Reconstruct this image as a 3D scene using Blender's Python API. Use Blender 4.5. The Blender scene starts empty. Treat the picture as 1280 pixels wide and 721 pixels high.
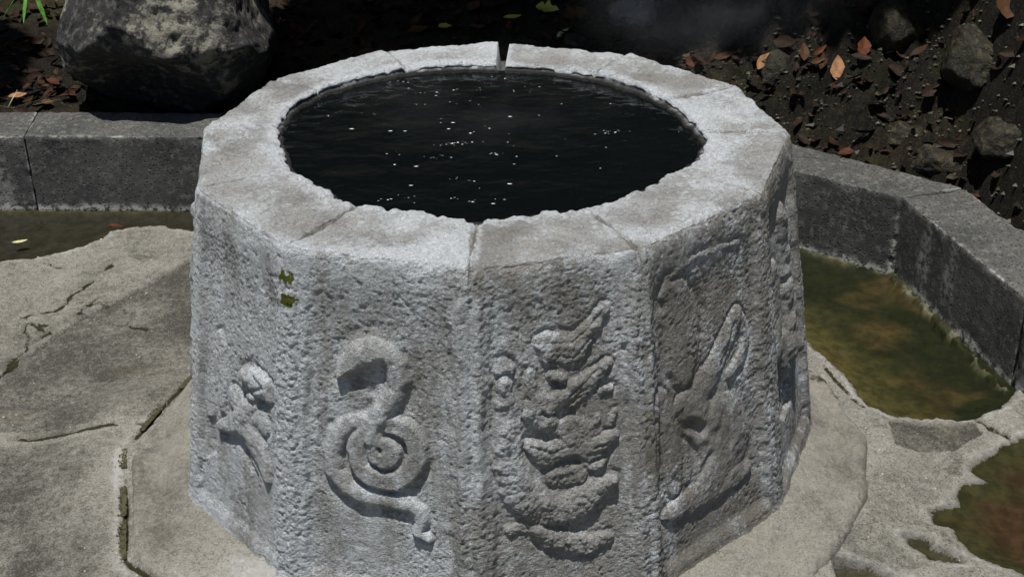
import bpy, math, random
import numpy as np
random.seed(7); rng = np.random.default_rng(11)
PI = math.pi
# ------------------------------------------------------------------ camera
CAM = np.array([0.0019, -2.5905, 1.6799])
FW = np.array([0.0130, 0.8858, -0.4639]); RT = np.array([0.99975, -0.0201, -0.0109]); UP = np.array([0.0190, 0.4637, 0.8858])
FW /= np.linalg.norm(FW); RT -= FW*(RT@FW); RT /= np.linalg.norm(RT); UP = np.cross(RT, FW)
FOC = 1703.67
S = bpy.context.scene; COL = S.collection
cam_d = bpy.data.cameras.new('camera'); cam = bpy.data.objects.new('camera', cam_d); COL.objects.link(cam)
from mathutils import Matrix, Vector
cam.matrix_world = Matrix(((RT[0], UP[0], -FW[0], CAM[0]), (RT[1], UP[1], -FW[1], CAM[1]), (RT[2], UP[2], -FW[2], CAM[2]), (0, 0, 0, 1)))
cam_d.sensor_width = 36; cam_d.lens = FOC/1280*36; cam_d.clip_start = .05; cam_d.clip_end = 500
S.camera = cam
# ------------------------------------------------------------------ light
SUN = np.array([-.085, -.19, .96]); SUN /= np.linalg.norm(SUN)
W = bpy.data.worlds.new('World'); S.world = W; W.use_nodes = True
nt = W.node_tree; bg = nt.nodes['Background']
sk = nt.nodes.new('ShaderNodeTexSky'); sk.sky_type = 'NISHITA'; sk.sun_disc = False
sk.sun_elevation = math.asin(SUN[2]); sk.sun_rotation = math.atan2(SUN[0], SUN[1])
nt.links.new(sk.outputs[0], bg.inputs[0]); bg.inputs[1].default_value = .062
sl = bpy.data.lights.new('sun', 'SUN'); sl.energy = 4.9; sl.angle = math.radians(.5); sl.color = (1, .965, .91)
so = bpy.data.objects.new('sun', sl); COL.objects.link(so); so.location = (2, -3, 9)
so.rotation_euler = Vector(SUN).to_track_quat('Z', 'Y').to_euler()
S.view_settings.view_transform = 'Standard'; S.view_settings.look = 'None'; S.view_settings.exposure = .3; S.view_settings.gamma = 1
S.render.engine = 'CYCLES'; S.cycles.max_bounces = 8; S.cycles.transparent_max_bounces = 12
S.cycles.caustics_reflective = False; S.cycles.caustics_refractive = False

def ray(x, y):
    v = FW + RT*(x-640)/FOC - UP*(y-360.5)/FOC
    return v
def at(x, y, z):                       # photo measurement -> point on the level z
    v = ray(x, y); return CAM + v*(z-CAM[2])/v[2]
# ------------------------------------------------------------------ numpy noise
def _h(ix, iy, iz, s):
    h = (ix.astype(np.int64)*374761393 + iy.astype(np.int64)*668265263 + iz.astype(np.int64)*2147483647 + s*1274126177) & 0xffffffff
    h = ((h ^ (h >> 13))*1274126177) & 0xffffffff
    h = ((h ^ (h >> 16))*2246822519) & 0xffffffff
    return (h ^ (h >> 15)) & 0xffffff
def vn(x, y, z=0., s=0):               # value noise -1..1
    x, y, z = np.broadcast_arrays(np.asarray(x, float), y, z)
    fx, fy, fz = np.floor(x), np.floor(y), np.floor(z)
    tx, ty, tz = x-fx, y-fy, z-fz
    tx, ty, tz = [t*t*t*(t*(t*6-15)+10) for t in (tx, ty, tz)]
    r = 0
    for a in (0, 1):
        for b in (0, 1):
            for c in (0, 1):
                w = (tx if a else 1-tx)*(ty if b else 1-ty)*(tz if c else 1-tz)
                r = r + w*_h(fx+a, fy+b, fz+c, s)
    return r/8388607.5-1
def fbm(x, y, z=0., o=4, s=0, g=.5):
    r = 0; a = 1; n = 0
    for i in range(o):
        r = r+a*vn(x*2**i+i*17.3, y*2**i+i*5.1, z*2**i+i*9.7, s+i); n += a; a *= g
    return r/n
def worley(x, y, s=0):                 # 2D, returns F1, F2
    x, y = np.broadcast_arrays(np.asarray(x, float), y)
    fx, fy = np.floor(x), np.floor(y); f1 = np.full(x.shape, 9.); f2 = f1.copy(); idd = np.zeros(x.shape)
    z = np.zeros(1)
    for a in (-1, 0, 1):
        for b in (-1, 0, 1):
            hx = _h(fx+a, fy+b, z, s)/16777215.; hy = _h(fx+a, fy+b, z, s+91)/16777215.
            d = np.hypot(fx+a+hx-x, fy+b+hy-y)
            new = d < f1
            f2 = np.where(new, f1, np.minimum(f2, d)); idd = np.where(new, hx, idd); f1 = np.where(new, d, f1)
    return f1, f2, idd
def sst(a, b, x):
    t = np.clip((x-a)/(b-a), 0, 1); return t*t*(3-2*t)
def inpoly(x, y, poly):
    c = np.zeros(np.shape(x), bool); n = len(poly)
    for i in range(n):
        x1, y1 = poly[i]; x2, y2 = poly[(i+1) % n]
        k = ((y1 > y) != (y2 > y)) & (x < (x2-x1)*(y-y1)/((y2-y1) if y2 != y1 else 1e-9)+x1)
        c ^= k
    return c
def segd(x, y, p, q):
    dx, dy = q[0]-p[0], q[1]-p[1]; L = dx*dx+dy*dy+1e-12
    t = np.clip(((x-p[0])*dx+(y-p[1])*dy)/L, 0, 1)
    return np.hypot(x-p[0]-t*dx, y-p[1]-t*dy), t
def polyd(x, y, pts, closed=False):
    d = np.full(np.shape(x), 9.)
    n = len(pts)
    for i in range(n if closed else n-1):
        d = np.minimum(d, segd(x, y, pts[i], pts[(i+1) % n])[0])
    return d
def sdpoly(x, y, poly):                # negative inside
    d = polyd(x, y, poly, True); return np.where(inpoly(x, y, poly), -d, d)
# ------------------------------------------------------------------ mesh helpers
def mesh_from(name, V, F, attrs=None, smooth=True):
    V = np.asarray(V, np.float32); F = np.asarray(F, np.int32); k = F.shape[1]
    me = bpy.data.meshes.new(name)
    me.vertices.add(len(V)); me.vertices.foreach_set('co', V.ravel())
    me.loops.add(F.size); me.loops.foreach_set('vertex_index', F.ravel())
    me.polygons.add(len(F)); me.polygons.foreach_set('loop_start', np.arange(0, F.size, k, dtype=np.int32))
    me.polygons.foreach_set('use_smooth', np.full(len(F), smooth))
    for n, a in (attrs or {}).items():
        a = np.asarray(a, np.float32)
        if a.ndim == 2:
            at_ = me.attributes.new(n, 'FLOAT_COLOR', 'POINT'); c = np.ones((len(V), 4), np.float32); c[:, :3] = a; at_.data.foreach_set('color', c.ravel())
        else:
            at_ = me.attributes.new(n, 'FLOAT', 'POINT'); at_.data.foreach_set('value', a)
    me.update(calc_edges=True); return me
def sub(name, V, F, sel, attrs=None):  # mesh of the selected faces only
    f = F[sel]; u, inv = np.unique(f, return_inverse=True)
    return mesh_from(name, V[u], inv.reshape(f.shape), {k: a[u] for k, a in (attrs or {}).items()})
def obj(name, me, mat=None, parent=None, **props):
    o = bpy.data.objects.new(name, me); COL.objects.link(o)
    if mat: 
        if not me.materials: me.materials.append(mat)
    if parent: o.parent = parent
    for k, v in props.items(): o[k] = v
    return o
def thing(name, label, category, loc=(0, 0, 0), group=None):
    o = bpy.data.objects.new(name, None); COL.objects.link(o); o.location = loc; o.empty_display_size = .05
    o['label'] = label; o['category'] = category
    if group: o['group'] = group
    return o
def gridfaces(nu, nv, off=0):          # verts index u*nv+v
    u, v = np.meshgrid(np.arange(nu-1), np.arange(nv-1), indexing='ij'); b = (u*nv+v).ravel()+off
    return np.stack([b, b+nv, b+nv+1, b+1], 1)
# ------------------------------------------------------------------ material helpers
class Mat:
    def __init__(s, name):
        s.m = bpy.data.materials.new(name); s.m.use_nodes = True; s.n = s.m.node_tree.nodes; s.l = s.m.node_tree.links
        s.b = s.n['Principled BSDF']; s.out = s.n['Material Output']; s.tc = s.n.new('ShaderNodeTexCoord').outputs['Object']
    def val(s, v, sock):
        if isinstance(v, (int, float)): sock.default_value = v
        elif isinstance(v, tuple): sock.default_value = (*v, 1) if len(v) == 3 and len(sock.default_value) == 4 else v
        else: s.l.new(v, sock)
    def mapping(s, sc):
        m = s.n.new('ShaderNodeMapping'); s.l.new(s.tc, m.inputs[0]); m.inputs['Scale'].default_value = sc; return m.outputs[0]
    def noise(s, scale, detail=4, rough=.55, dist=0, vec=None):
        t = s.n.new('ShaderNodeTexNoise'); t.inputs['Scale'].default_value = scale; t.inputs['Detail'].default_value = detail
        t.inputs['Roughness'].default_value = rough; t.inputs['Distortion'].default_value = dist; s.l.new(vec or s.tc, t.inputs['Vector']); return t.outputs[0]
    def vor(s, scale, feature='F1', vec=None, out='Distance'):
        t = s.n.new('ShaderNodeTexVoronoi'); t.feature = feature; t.inputs['Scale'].default_value = scale; s.l.new(vec or s.tc, t.inputs['Vector']); return t.outputs[out]
    def attr(s, name, col=False):
        t = s.n.new('ShaderNodeAttribute'); t.attribute_name = name; return t.outputs['Color' if col else 'Fac']
    def ramp(s, v, a, b, lo=0., hi=1.):
        t = s.n.new('ShaderNodeMapRange'); t.interpolation_type = 'SMOOTHSTEP'; s.val(v, t.inputs[0])
        for i, x in enumerate((a, b, lo, hi)): t.inputs[i+1].default_value = x
        return t.outputs[0]
    def math(s, op, a, b=0.):
        t = s.n.new('ShaderNodeMath'); t.operation = op; s.val(a, t.inputs[0]); s.val(b, t.inputs[1]); return t.outputs[0]
    def mix(s, f, a, b, mode='MIX'):
        t = s.n.new('ShaderNodeMix'); t.data_type = 'RGBA'; t.blend_type = mode; s.val(f, t.inputs[0]); s.val(a, t.inputs[6]); s.val(b, t.inputs[7]); return t.outputs[2]
    def bump(s, h, dist, strength=1., prev=None):
        t = s.n.new('ShaderNodeBump'); s.val(h, t.inputs['Height']); t.inputs['Distance'].default_value = dist; s.val(strength, t.inputs['Strength'])
        if prev: s.l.new(prev, t.inputs['Normal'])
        return t.outputs[0]
    def done(s, col, rough=.9, nrm=None, spec=.3):
        s.val(col, s.b.inputs['Base Color']); s.val(rough, s.b.inputs['Roughness']); s.b.inputs['Specular IOR Level'].default_value = spec
        if nrm: s.l.new(nrm, s.b.inputs['Normal'])
        return s.m

# carved, mineral-crusted stone
m = Mat('crusted_stone')
cr = m.attr('crust'); pat = m.attr('patina'); ms = m.attr('moss'); wt = m.attr('wet')
n1 = m.noise(9, 6, .6); n2 = m.noise(60, 6, .7); n3 = m.noise(420, 4, .65); n4 = m.noise(150, 5, .65, 1.2, m.mapping((.75, .75, 1.5)))
base = m.mix(m.ramp(n1, .35, .65), (.29, .288, .275), (.42, .417, .40))
base = m.mix(m.math('MULTIPLY', pat, .85), base, (.215, .195, .16))
base = m.mix(m.math('MULTIPLY', m.ramp(n2, .45, .62), .55), base, (.12, .115, .10))
f = m.math('ADD', cr, m.math('MULTIPLY', m.math('SUBTRACT', n2, .5), 1.6))
f = m.math('ADD', f, m.math('MULTIPLY', m.math('SUBTRACT', n4, .5), 1.7))
f = m.ramp(m.math('ADD', f, m.math('MULTIPLY', m.math('SUBTRACT', n3, .5), .9)), .22, 1.0)
base = m.mix(f, base, (.605, .64, .665))
base = m.mix(m.math('MULTIPLY', m.ramp(n3, .53, .66), .55), base, (.08, .076, .07))
base = m.mix(m.math('MULTIPLY', m.ramp(n4, .56, .66), .35), base, (.11, .105, .095))
base = m.mix(m.ramp(ms, .3, .7), base, (.09, .10, .012))
base = m.mix(wt, base, (.025, .024, .02))
nb = m.bump(n3, .005, 1.); nb = m.bump(n4, .012, 1., nb); nb = m.bump(n2, .008, .5, nb)
CRUST = m.done(base, m.ramp(wt, 0., 1., .9, .35), nb, .2)

# paving
m = Mat('paving_stone')
tone = m.attr('tone'); ms = m.attr('moss'); warm = m.attr('warm'); wt = m.attr('wet')
n1 = m.noise(7, 6, .62, .4); n2 = m.noise(62, 8, .72); n3 = m.noise(260, 4, .65); n4 = m.noise(110, 8, .75, .6); n5 = m.noise(22, 8, .7, .8)
t_ = m.math('ADD', tone, m.math('MULTIPLY', m.math('SUBTRACT', n1, .5), 1.3))
t_ = m.math('ADD', t_, m.math('MULTIPLY', m.math('SUBTRACT', n2, .5), 1.7))
t_ = m.math('ADD', t_, m.math('MULTIPLY', m.math('SUBTRACT', n4, .5), 1.3))
t_ = m.math('ADD', t_, m.math('MULTIPLY', m.math('SUBTRACT', n5, .5), .9))
base = m.mix(m.ramp(t_, .0, 1.1), (.062, .060, .047), (.315, .304, .262))
base = m.mix(m.math('MULTIPLY', m.ramp(n4, .53, .59), .6), base, (.06, .058, .05))
base = m.mix(m.math('MULTIPLY', m.ramp(n3, .54, .64), .75), base, (.045, .042, .036))
base = m.mix(m.math('MULTIPLY', m.ramp(n3, .46, .36), .35), base, (.42, .41, .38))
base = m.mix(m.math('MULTIPLY', warm, m.ramp(n1, .3, .7, .2, .6)), base, (.34, .315, .26))
base = m.mix(m.ramp(m.noise(5.5, 3), .62, .72, 0, .12), base, (.22, .17, .08))
base = m.mix(m.ramp(m.math('ADD', ms, m.math('MULTIPLY', m.math('SUBTRACT', n2, .5), .8)), .35, .65), base, (.032, .030, .012))
base = m.mix(m.ramp(t_, 1.05, 1.7, 0, .85), base, (.46, .455, .43))
base = m.mix(m.math('MULTIPLY', wt, .9), base, (.035, .032, .02))
nb = m.bump(n3, .0045, 1.); nb = m.bump(n4, .008, 1., nb); nb = m.bump(n5, .014, .7, nb)
PAVE = m.done(base, m.ramp(wt, 0., 1., .9, .4), nb, .25)

# puddle floor
m = Mat('algae_bed')
c = m.attr('bedcol', True); n2 = m.noise(30, 6, .65); n3 = m.noise(160, 4, .6)
base = m.mix(m.ramp(n2, .34, .66), m.mix(1., c, (.55, .55, .5), 'MULTIPLY'), m.mix(1., c, (1.2, 1.15, 1.1), 'MULTIPLY'))
base = m.mix(m.math('MULTIPLY', m.ramp(n3, .58, .7), .5), base, (.02, .018, .01))
BED = m.done(base, .8, m.bump(n2, .006, .6), .2)

# porous basalt kerb
m = Mat('kerb_basalt')
n1 = m.noise(5, 5, .6); n2 = m.noise(55, 5, .65); n3 = m.noise(330, 3, .6); v = m.vor(85); v2 = m.vor(210)
wt = m.attr('lime')
pit = m.math('MULTIPLY', m.ramp(v, .12, .30), m.ramp(v2, .08, .22))
base = m.mix(m.ramp(n1, .3, .7), (.036, .038, .036), (.074, .074, .068))
base = m.mix(m.ramp(n2, .50, .66, 0, .7), base, (.135, .135, .122))
base = m.mix(m.math('MULTIPLY', m.ramp(m.noise(120, 4, .7), .60, .68), .6), base, (.20, .20, .18))
base = m.mix(m.math('MULTIPLY', m.ramp(n3, .55, .7), .5), base, (.05, .05, .05))
base = m.mix(pit, (.025, .025, .025), base)
base = m.mix(m.math('MULTIPLY', wt, m.ramp(n2, .40, .56)), base, (.42, .42, .39))
nb = m.bump(pit, .004, .8); nb = m.bump(n3, .0015, .5, nb); nb = m.bump(n2, .004, .4, nb)
KERB = m.done(base, .82, nb, .25)

# wet earth / rocky slope
m = Mat('wet_earth')
tone = m.attr('tone'); n1 = m.noise(6, 6, .65); n2 = m.noise(45, 7, .7); n3 = m.noise(190, 5, .65)
base = m.mix(m.ramp(m.math('ADD', n1, m.math('MULTIPLY', tone, .2)), .40, .72), (.006, .0045, .0022), (.034, .026, .012))
base = m.mix(m.ramp(n2, .56, .70, 0, .75), base, (.075, .060, .033))
base = m.mix(m.ramp(m.noise(3.2, 4), .52, .66, 0, .5), base, (.026, .028, .008))
base = m.mix(m.math('MULTIPLY', m.ramp(n3, .56, .66), .6), base, (.10, .088, .05))
base = m.mix(m.ramp(m.noise(11, 5, .6), .54, .66, 0, .6), base, (.016, .017, .006))
nb = m.bump(n2, .03, 1.); nb = m.bump(n3, .010, 1., nb)
EARTH = m.done(base, m.ramp(n2, .35, .65, .9, .45), nb, .22)

# boulder and rocks
def rock_mat(name, dark, mid, light, k=1., rough=.85, lichen=None):
    m = Mat(name); n1 = m.noise(7*k, 6, .65); n2 = m.noise(32*k, 7, .7); n3 = m.noise(150*k, 5, .65)
    base = m.mix(m.ramp(n1, .35, .62), dark, mid)
    base = m.mix(m.ramp(n2, .5, .64), base, light)
    if lichen: base = m.mix(m.math('MULTIPLY', m.ramp(m.noise(5, 5, .7), .52, .60), m.ramp(n2, .42, .55)), base, lichen)
    base = m.mix(m.ramp(n3, .55, .7, 0, .5), base, dark)
    nb = m.bump(n2, .02/k, .8); nb = m.bump(n3, .005/k, .8, nb)
    return m.done(base, rough, nb, .35)
BOULD = rock_mat('boulder_rock', (.012, .012, .013), (.032, .031, .030), (.085, .082, .076), 1, .85, (.19, .18, .145))
WROCK = rock_mat('wet_rock', (.007, .006, .0028), (.020, .017, .008), (.055, .045, .020), 1.6, .5)
PROCK = rock_mat('pale_rock', (.03, .034, .035), (.075, .08, .08), (.17, .145, .10), 1.6, .5)

def flat_mat(name, c1, c2, rough=.6, scale=25, spec=.4, trans=0.):
    m = Mat(name); n = m.noise(scale, 5, .6); mt = m.done(m.mix(m.ramp(n, .35, .65), c1, c2), rough, m.bump(n, .002, .6), spec)
    return mt
# water in the well
m = Mat('dark_spring_water')
nw = m.noise(38, 3, .6, .6, m.mapping((.85, 1.15, 1))); nw2 = m.noise(9, 2, .5, .3, m.mapping((.8, 1.15, 1)))
m.done((.002, .003, .0032), .05, m.bump(nw, .0028, .5, m.bump(nw2, .012, .5)), .5); m.b.inputs['IOR'].default_value = 1.33
POOL = m.m
m = Mat('clear_puddle_water')
gl = m.n.new('ShaderNodeBsdfGlossy'); gl.inputs['Roughness'].default_value = .03
tr = m.n.new('ShaderNodeBsdfTransparent'); tr.inputs['Color'].default_value = (.86, .88, .78, 1)
fr = m.n.new('ShaderNodeFresnel'); fr.inputs['IOR'].default_value = 1.33
mx = m.n.new('ShaderNodeMixShader'); m.l.new(fr.outputs[0], mx.inputs[0]); m.l.new(tr.outputs[0], mx.inputs[1]); m.l.new(gl.outputs[0], mx.inputs[2])
nb = m.bump(m.noise(14, 2), .003, .4); m.l.new(nb, gl.inputs['Normal']); m.l.new(nb, fr.inputs['Normal']); m.l.new(mx.outputs[0], m.out.inputs['Surface'])
PUD = m.m

PL = [(18.4, .806), (-7.8, .822), (-21.5, .8236), (-36, .822), (-44.9, .822), (-68, .85), (-90, .84), (-118, .87), (-139.7, .833), (-147.4, .853), (-174, .8066), (-189.8, .7555), (-210, .80), (-240, .79), (-270, .79), (-305, .79), (-324, .80)]
PLX = [(r*math.cos(math.radians(a)), r*math.sin(math.radians(a))) for a, r in PL]
def plinth_r(t):                       # radius of the base slab in direction t
    t = np.asarray(t, float); best = np.full(t.shape, 9.); c_, s_n = np.cos(t), np.sin(t)
    for i in range(len(PLX)):
        (x1, y1), (x2, y2) = PLX[i], PLX[(i+1) % len(PLX)]; ex, ey = x2-x1, y2-y1; den = c_*ey-s_n*ex
        r = (x1*ey-y1*ex)/np.where(np.abs(den) < 1e-9, 1e-9, den); k = (x1*s_n-y1*c_)/np.where(np.abs(den) < 1e-9, 1e-9, den)
        k = ((r*c_-x1)*ex+(r*s_n-y1)*ey)/(ex*ex+ey*ey)
        ok = (r > 0) & (k >= -1e-6) & (k <= 1+1e-6); best = np.where(ok, np.minimum(best, r), best)
    return best
# ------------------------------------------------------------------ the ground around the well
GZ = -.05
def P2(*pts, z=GZ): return [tuple(at(x, y, z)[:2]) for x, y in pts]
kfl = [(-3.2, 1.40), (-1.528, 1.308), (-.93, 1.273), (.49, 1.195)]
pud_ul = P2((-120, 352), (0, 328), (40, 323), (75, 316), (108, 307), (128, 299), (138, 291), (160, 285), (200, 283), (225, 286), (250, 293), (330, 297), (330, 255), (240, 258), (0, 256), (-120, 256))
pud_gr = P2((960, 398), (1000, 416), (1022, 438), (1060, 472), (1085, 505), (1112, 519), (1150, 526), (1190, 524), (1222, 523), (1240, 512), (1262, 498), (1275, 480), (1215, 410), (1165, 370), (1120, 335), (1060, 315), (1000, 300), (960, 300))
pud_br = P2((1330, 520), (1278, 546), (1255, 556), (1240, 566), (1222, 578), (1218, 590), (1235, 600), (1205, 606), (1198, 618), (1202, 630), (1180, 634), (1164, 640), (1172, 652), (1196, 658), (1200, 672), (1212, 688), (1240, 702), (1290, 722), (1330, 735))
pud_s1 = P2((1130, 672), (1145, 669), (1160, 674), (1162, 683), (1180, 690), (1200, 699), (1203, 704), (1180, 702), (1160, 696), (1150, 684), (1136, 679))
pud_s2 = P2((1045, 712), (1070, 710), (1100, 716), (1125, 724), (1120, 735), (1050, 735))
puds = [(pud_ul, 'shallow brown puddle along the foot of the left kerb', 'thin brown'), (pud_gr, 'green algae puddle in the corner of the right kerb', 'green'),
        (pud_br, 'rusty brown puddle at the lower right edge', 'brown'), (pud_s1, 'tiny elongated puddle with a sky glint beside the brown puddle', 's'), (pud_s2, 'small dark puddle on the pale rock below the plinth', 's')]
WL = -.056
def ground_fields(X, Y):
    wob = .012*fbm(X*22, Y*22, 0, 4, 3)+.006*fbm(X*90, Y*90, 0, 2, 8)
    wobb = .012*fbm(X*22, Y*22, 5, 4, 13)+.006*fbm(X*90, Y*90, 2, 2, 18)
    h = GZ+.0035*fbm(X*4, Y*4, 0, 3, 1)+.0016*fbm(X*18, Y*18, 0, 4, 2)
    fl = fbm(X*26, Y*40, 3., 5, 5, .65); h = h+.0022*np.abs(fl)
    flk = sst(.05, .35, fbm(X*11, Y*13, 0, 5, 44, .6)); h = h-.0030*flk*0.8+.0016*(1-2*np.abs(fbm(X*34, Y*48, 1, 3, 46, .6)))
    tone = .45+.3*fbm(X*3, Y*3, 0, 3, 6); moss = np.zeros_like(X); warm = np.zeros_like(X); reg = np.zeros(X.shape, int)
    h = h+.036*sst(1.06, .86, np.hypot(X, Y))*(X < .2)*sst(.35, .1, Y)
    h = h+.020*sst(.95, .84, np.hypot(X, Y)+.03*fbm(X*8, Y*8, 0, 3, 93))*(X > 0)*sst(.2, -.1, Y)
    # left slabs
    diag = P2((-140, 575), (0, 472), (100, 400), (222, 337), (330, 270))
    hor = P2((-200, 552), (0, 550), (80, 549), (170, 546), (260, 543))
    side = X < 0
    def line_y(pts): 
        a = np.array(sorted(pts)); return np.interp(X, a[:, 0], a[:, 1])
    dy = Y-line_y(diag); hy = Y-line_y(hor)
    A = side & (dy > 0); B = side & (dy <= 0) & (hy > 0); C_ = side & (hy <= 0)
    reg[A] = 1; reg[B] = 2; reg[C_] = 3
    tone = np.where(A, .74+.25*fbm(X*5, Y*5, 0, 4, 21), tone); tone = np.where(B, .26+.35*fbm(X*4, Y*5, 0, 4, 22), tone); tone = np.where(C_, .42+.5*fbm(X*5, Y*4, 0, 4, 23), tone)
    # paler towards the plinth on the mid slab
    r = np.hypot(X, Y)
    tone = np.where(side, tone+.35*sst(1.02, .84, r)*sst(.2, -.1, np.abs(Y)-.3), tone)
    h = np.where(A, h+.004+.004*fbm(X*3, Y*3, 9, 3, 31), h)
    gd = np.abs(dy)*.65; gj = sst(.009, .001, gd+wob*.25)*side; h = h-.006*gj; moss = np.maximum(moss, gj*.55*sst(.0, .4, fbm(X*12, Y*12, 2, 3, 62)))
    brk = sst(-.25, .15, fbm(X*9, Y*9, 1, 3, 61))
    g2 = sst(.013, .002, np.abs(hy)+wob*.45)*side*(.45+.55*brk); h = h-.007*g2; moss = np.maximum(moss, g2*1.0*(brk > .2))
    tone = np.where(side & (np.abs(hy) < .03), tone+.25, tone)
    # cracks of the pale left slab
    cr = [P2((0, 475), (22, 447), (36, 432), (36, 420), (30, 412), (36, 405), (58, 408)), P2((36, 432), (50, 427), (60, 418), (36, 405)), P2((28, 397), (52, 392), (76, 387), (88, 371), (106, 362), (122, 344), (142, 330)),
          P2((50, 330), (78, 337), (105, 336)), P2((97, 392), (125, 400), (155, 408), (182, 412)), P2((95, 395), (120, 375), (130, 372)), P2((36, 405), (34, 396)), P2((155, 388), (165, 396), (180, 394))]
    for i, p in enumerate(cr):
        d = polyd(X+wob*1.1, Y+wobb*1.1, p); w = .0016+.0085*sst(-.2, .6, fbm(X*17, Y*17, i, 3, 40))
        g = sst(w*1.6, w*.4, d); h = h-.007*g; moss = np.maximum(moss, g*1.0)
    # small dark flaked spots
    sp = sst(.40, .52, fbm(X*10+3, Y*17, 0, 4, 77))*side*sst(-.3, .3, dy+.25)*.8; h = h-.003*sp; moss = np.maximum(moss, sp*.6)
    # right side
    R_ = X >= 0
    slabE = sdpoly(X+wob*.5, Y+wobb*.5, P2((1112, 531), (1118, 562), (1150, 567), (1192, 566), (1228, 542), (1218, 527), (1170, 529)))
    jl = P2((1225, 525), (1238, 533), (1262, 545), (1285, 560)); jd = polyd(X+wob, Y+wobb, jl)
    reg[R_] = 4; reg[R_ & (slabE < 0)] = 5; reg[R_ & (X > 1.117+(.02-Y)*.5) & (Y < .25) & (sdpoly(X, Y, pud_br) > 0)] = 6
    tone = np.where(R_, .78+.45*fbm(X*7, Y*7, 0, 4, 51), tone); tone = np.where(R_ & (slabE < 0), .25, tone)
    h = np.where(R_ & (slabE < 0), h-.004, h)
    h = np.where(R_, h+.010*sst(.0, .35, fbm(X*5, Y*5, 0, 3, 52))*sst(.0, .05, sdpoly(X, Y, pud_br)), h)
    g = sst(.012, .003, jd)*R_; h = h-.012*g; moss = np.maximum(moss, g*.9)
    for p in (P2((1032, 462), (1045, 478), (1060, 492)), P2((1065, 500), (1080, 512))):
        g = sst(.010, .002, polyd(X, Y+wob, p)); moss = np.maximum(moss, g*.9); h = h-.004*g
    rub = sst(.10, .45, fbm(X*11, Y*15, 4, 4, 55))*R_*sst(1.0, .86, X+np.abs(Y)*.1); h = h-.004*rub; moss = np.maximum(moss, rub*.42)
    # gutter round the plinth, mossy on the left
    Rg = plinth_r(np.arctan2(Y, X)); gq = np.exp(-((r-Rg-.012+.3*wob)/.008)**2)*sst(.1, -.2, X)*sst(-.35, .2, fbm(X*9, Y*9, 2, 3, 92)+.15); h = h-.010*gq; moss = np.maximum(moss, gq*.9)
    tone = tone+.55*np.exp(-((r-Rg-.030+.4*wob)/.012)**2)*sst(-.1, -.4, X)*sst(.1, -.1, Y)
    # lime white along waterlines
    bed = np.zeros(X.shape+(3,)); inb = np.zeros(X.shape); wet = np.zeros_like(X)
    cols = [(.024, .021, .018), (.066, .058, .025), (.050, .034, .018), (.05, .045, .03), (.05, .045, .03)]
    for i, (p, _, _) in enumerate(puds):
        sd = sdpoly(X+wob, Y+wobb, p)
        k = 1 if i < 3 else .7
        tgt = WL-.001-k*.019*sst(0, -.10, sd)-.003*sst(0, -.01, sd)
        bl = sst(.012, -.006, sd); h = h*(1-bl)+tgt*bl
        h = np.where((sd > .004) & (bl > 0), np.maximum(h, WL+.0015), h)
        inb = np.maximum(inb, sst(.004, -.004, sd)); wet = np.maximum(wet, .75*sst(.022, .0, sd+wob*.5)*(sd > -.02))
        tone = tone+.6*sst(.035, .008, sd+.6*wob)*(sd > 0)
        c = np.array(cols[i])[None, :]*np.ones(X.shape+(3,))
        if i == 1:
            a = sst(.36, .16, polyd(X, Y, [(.85, .98), (1.11, .78), (1.23, .13)])+.10*fbm(X*7, Y*7, 0, 4, 66)-.10*sst(.55, .8, Y))[..., None]
            c = c*(1-a)+np.array((.010, .013, .004))*a
            b = sst(.1, .5, fbm(X*6, Y*6, 0, 3, 67))[..., None]; c = c*(1-b*.5)+np.array((.10, .065, .028))*b*.5
        if i == 2:
            a = sst(.02, .10, -sd+.04*fbm(X*9, Y*9, 0, 3, 68))[..., None]; c = np.array((.034, .032, .014))*(1-a)+np.array((.045, .023, .013))*a
        if i == 0:
            a = sst(.05, .010, -sd)[..., None]; c = c*(1-a)+np.array((.042, .036, .014))*a
        bed = np.where((sd < .006)[..., None], c, bed)
    kd_ = polyd(X, Y, [(.5, 1.2), (.888, .94), (1.118, .79), (1.217, .127), (1.32, -.5)]); kw = .018+.022*fbm(X*9, Y*9, 3, 3, 71)
    crst = sst(kw, kw*.35, kd_+.012*fbm(X*45, Y*45, 0, 3, 72))*sst(-.25, .25, fbm(X*7, Y*7, 8, 3, 73)+.25)*(X > 0)
    h = np.where(crst > .02, np.maximum(h, h*(1-crst)+(WL+.002+.014*fbm(X*50, Y*50, 0, 3, 74))*crst), h)
    bed = bed*(1-crst[..., None])+crst[..., None]*np.where((fbm(X*24, Y*24, 6, 3, 75) > .12)[..., None], np.array((.11, .105, .075)), np.array((.022, .024, .009)))
    # limey fringe + moss along the kerb foot
    kd = polyd(X, Y, [(.5, 1.2), (.888, .94), (1.118, .79), (1.217, .127), (1.32, -.5)]); kl = polyd(X, Y, kfl)
    return h, dict(tone=tone, moss=moss, warm=warm, wet=wet*.8, bedcol=bed), reg, inb, kd

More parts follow.
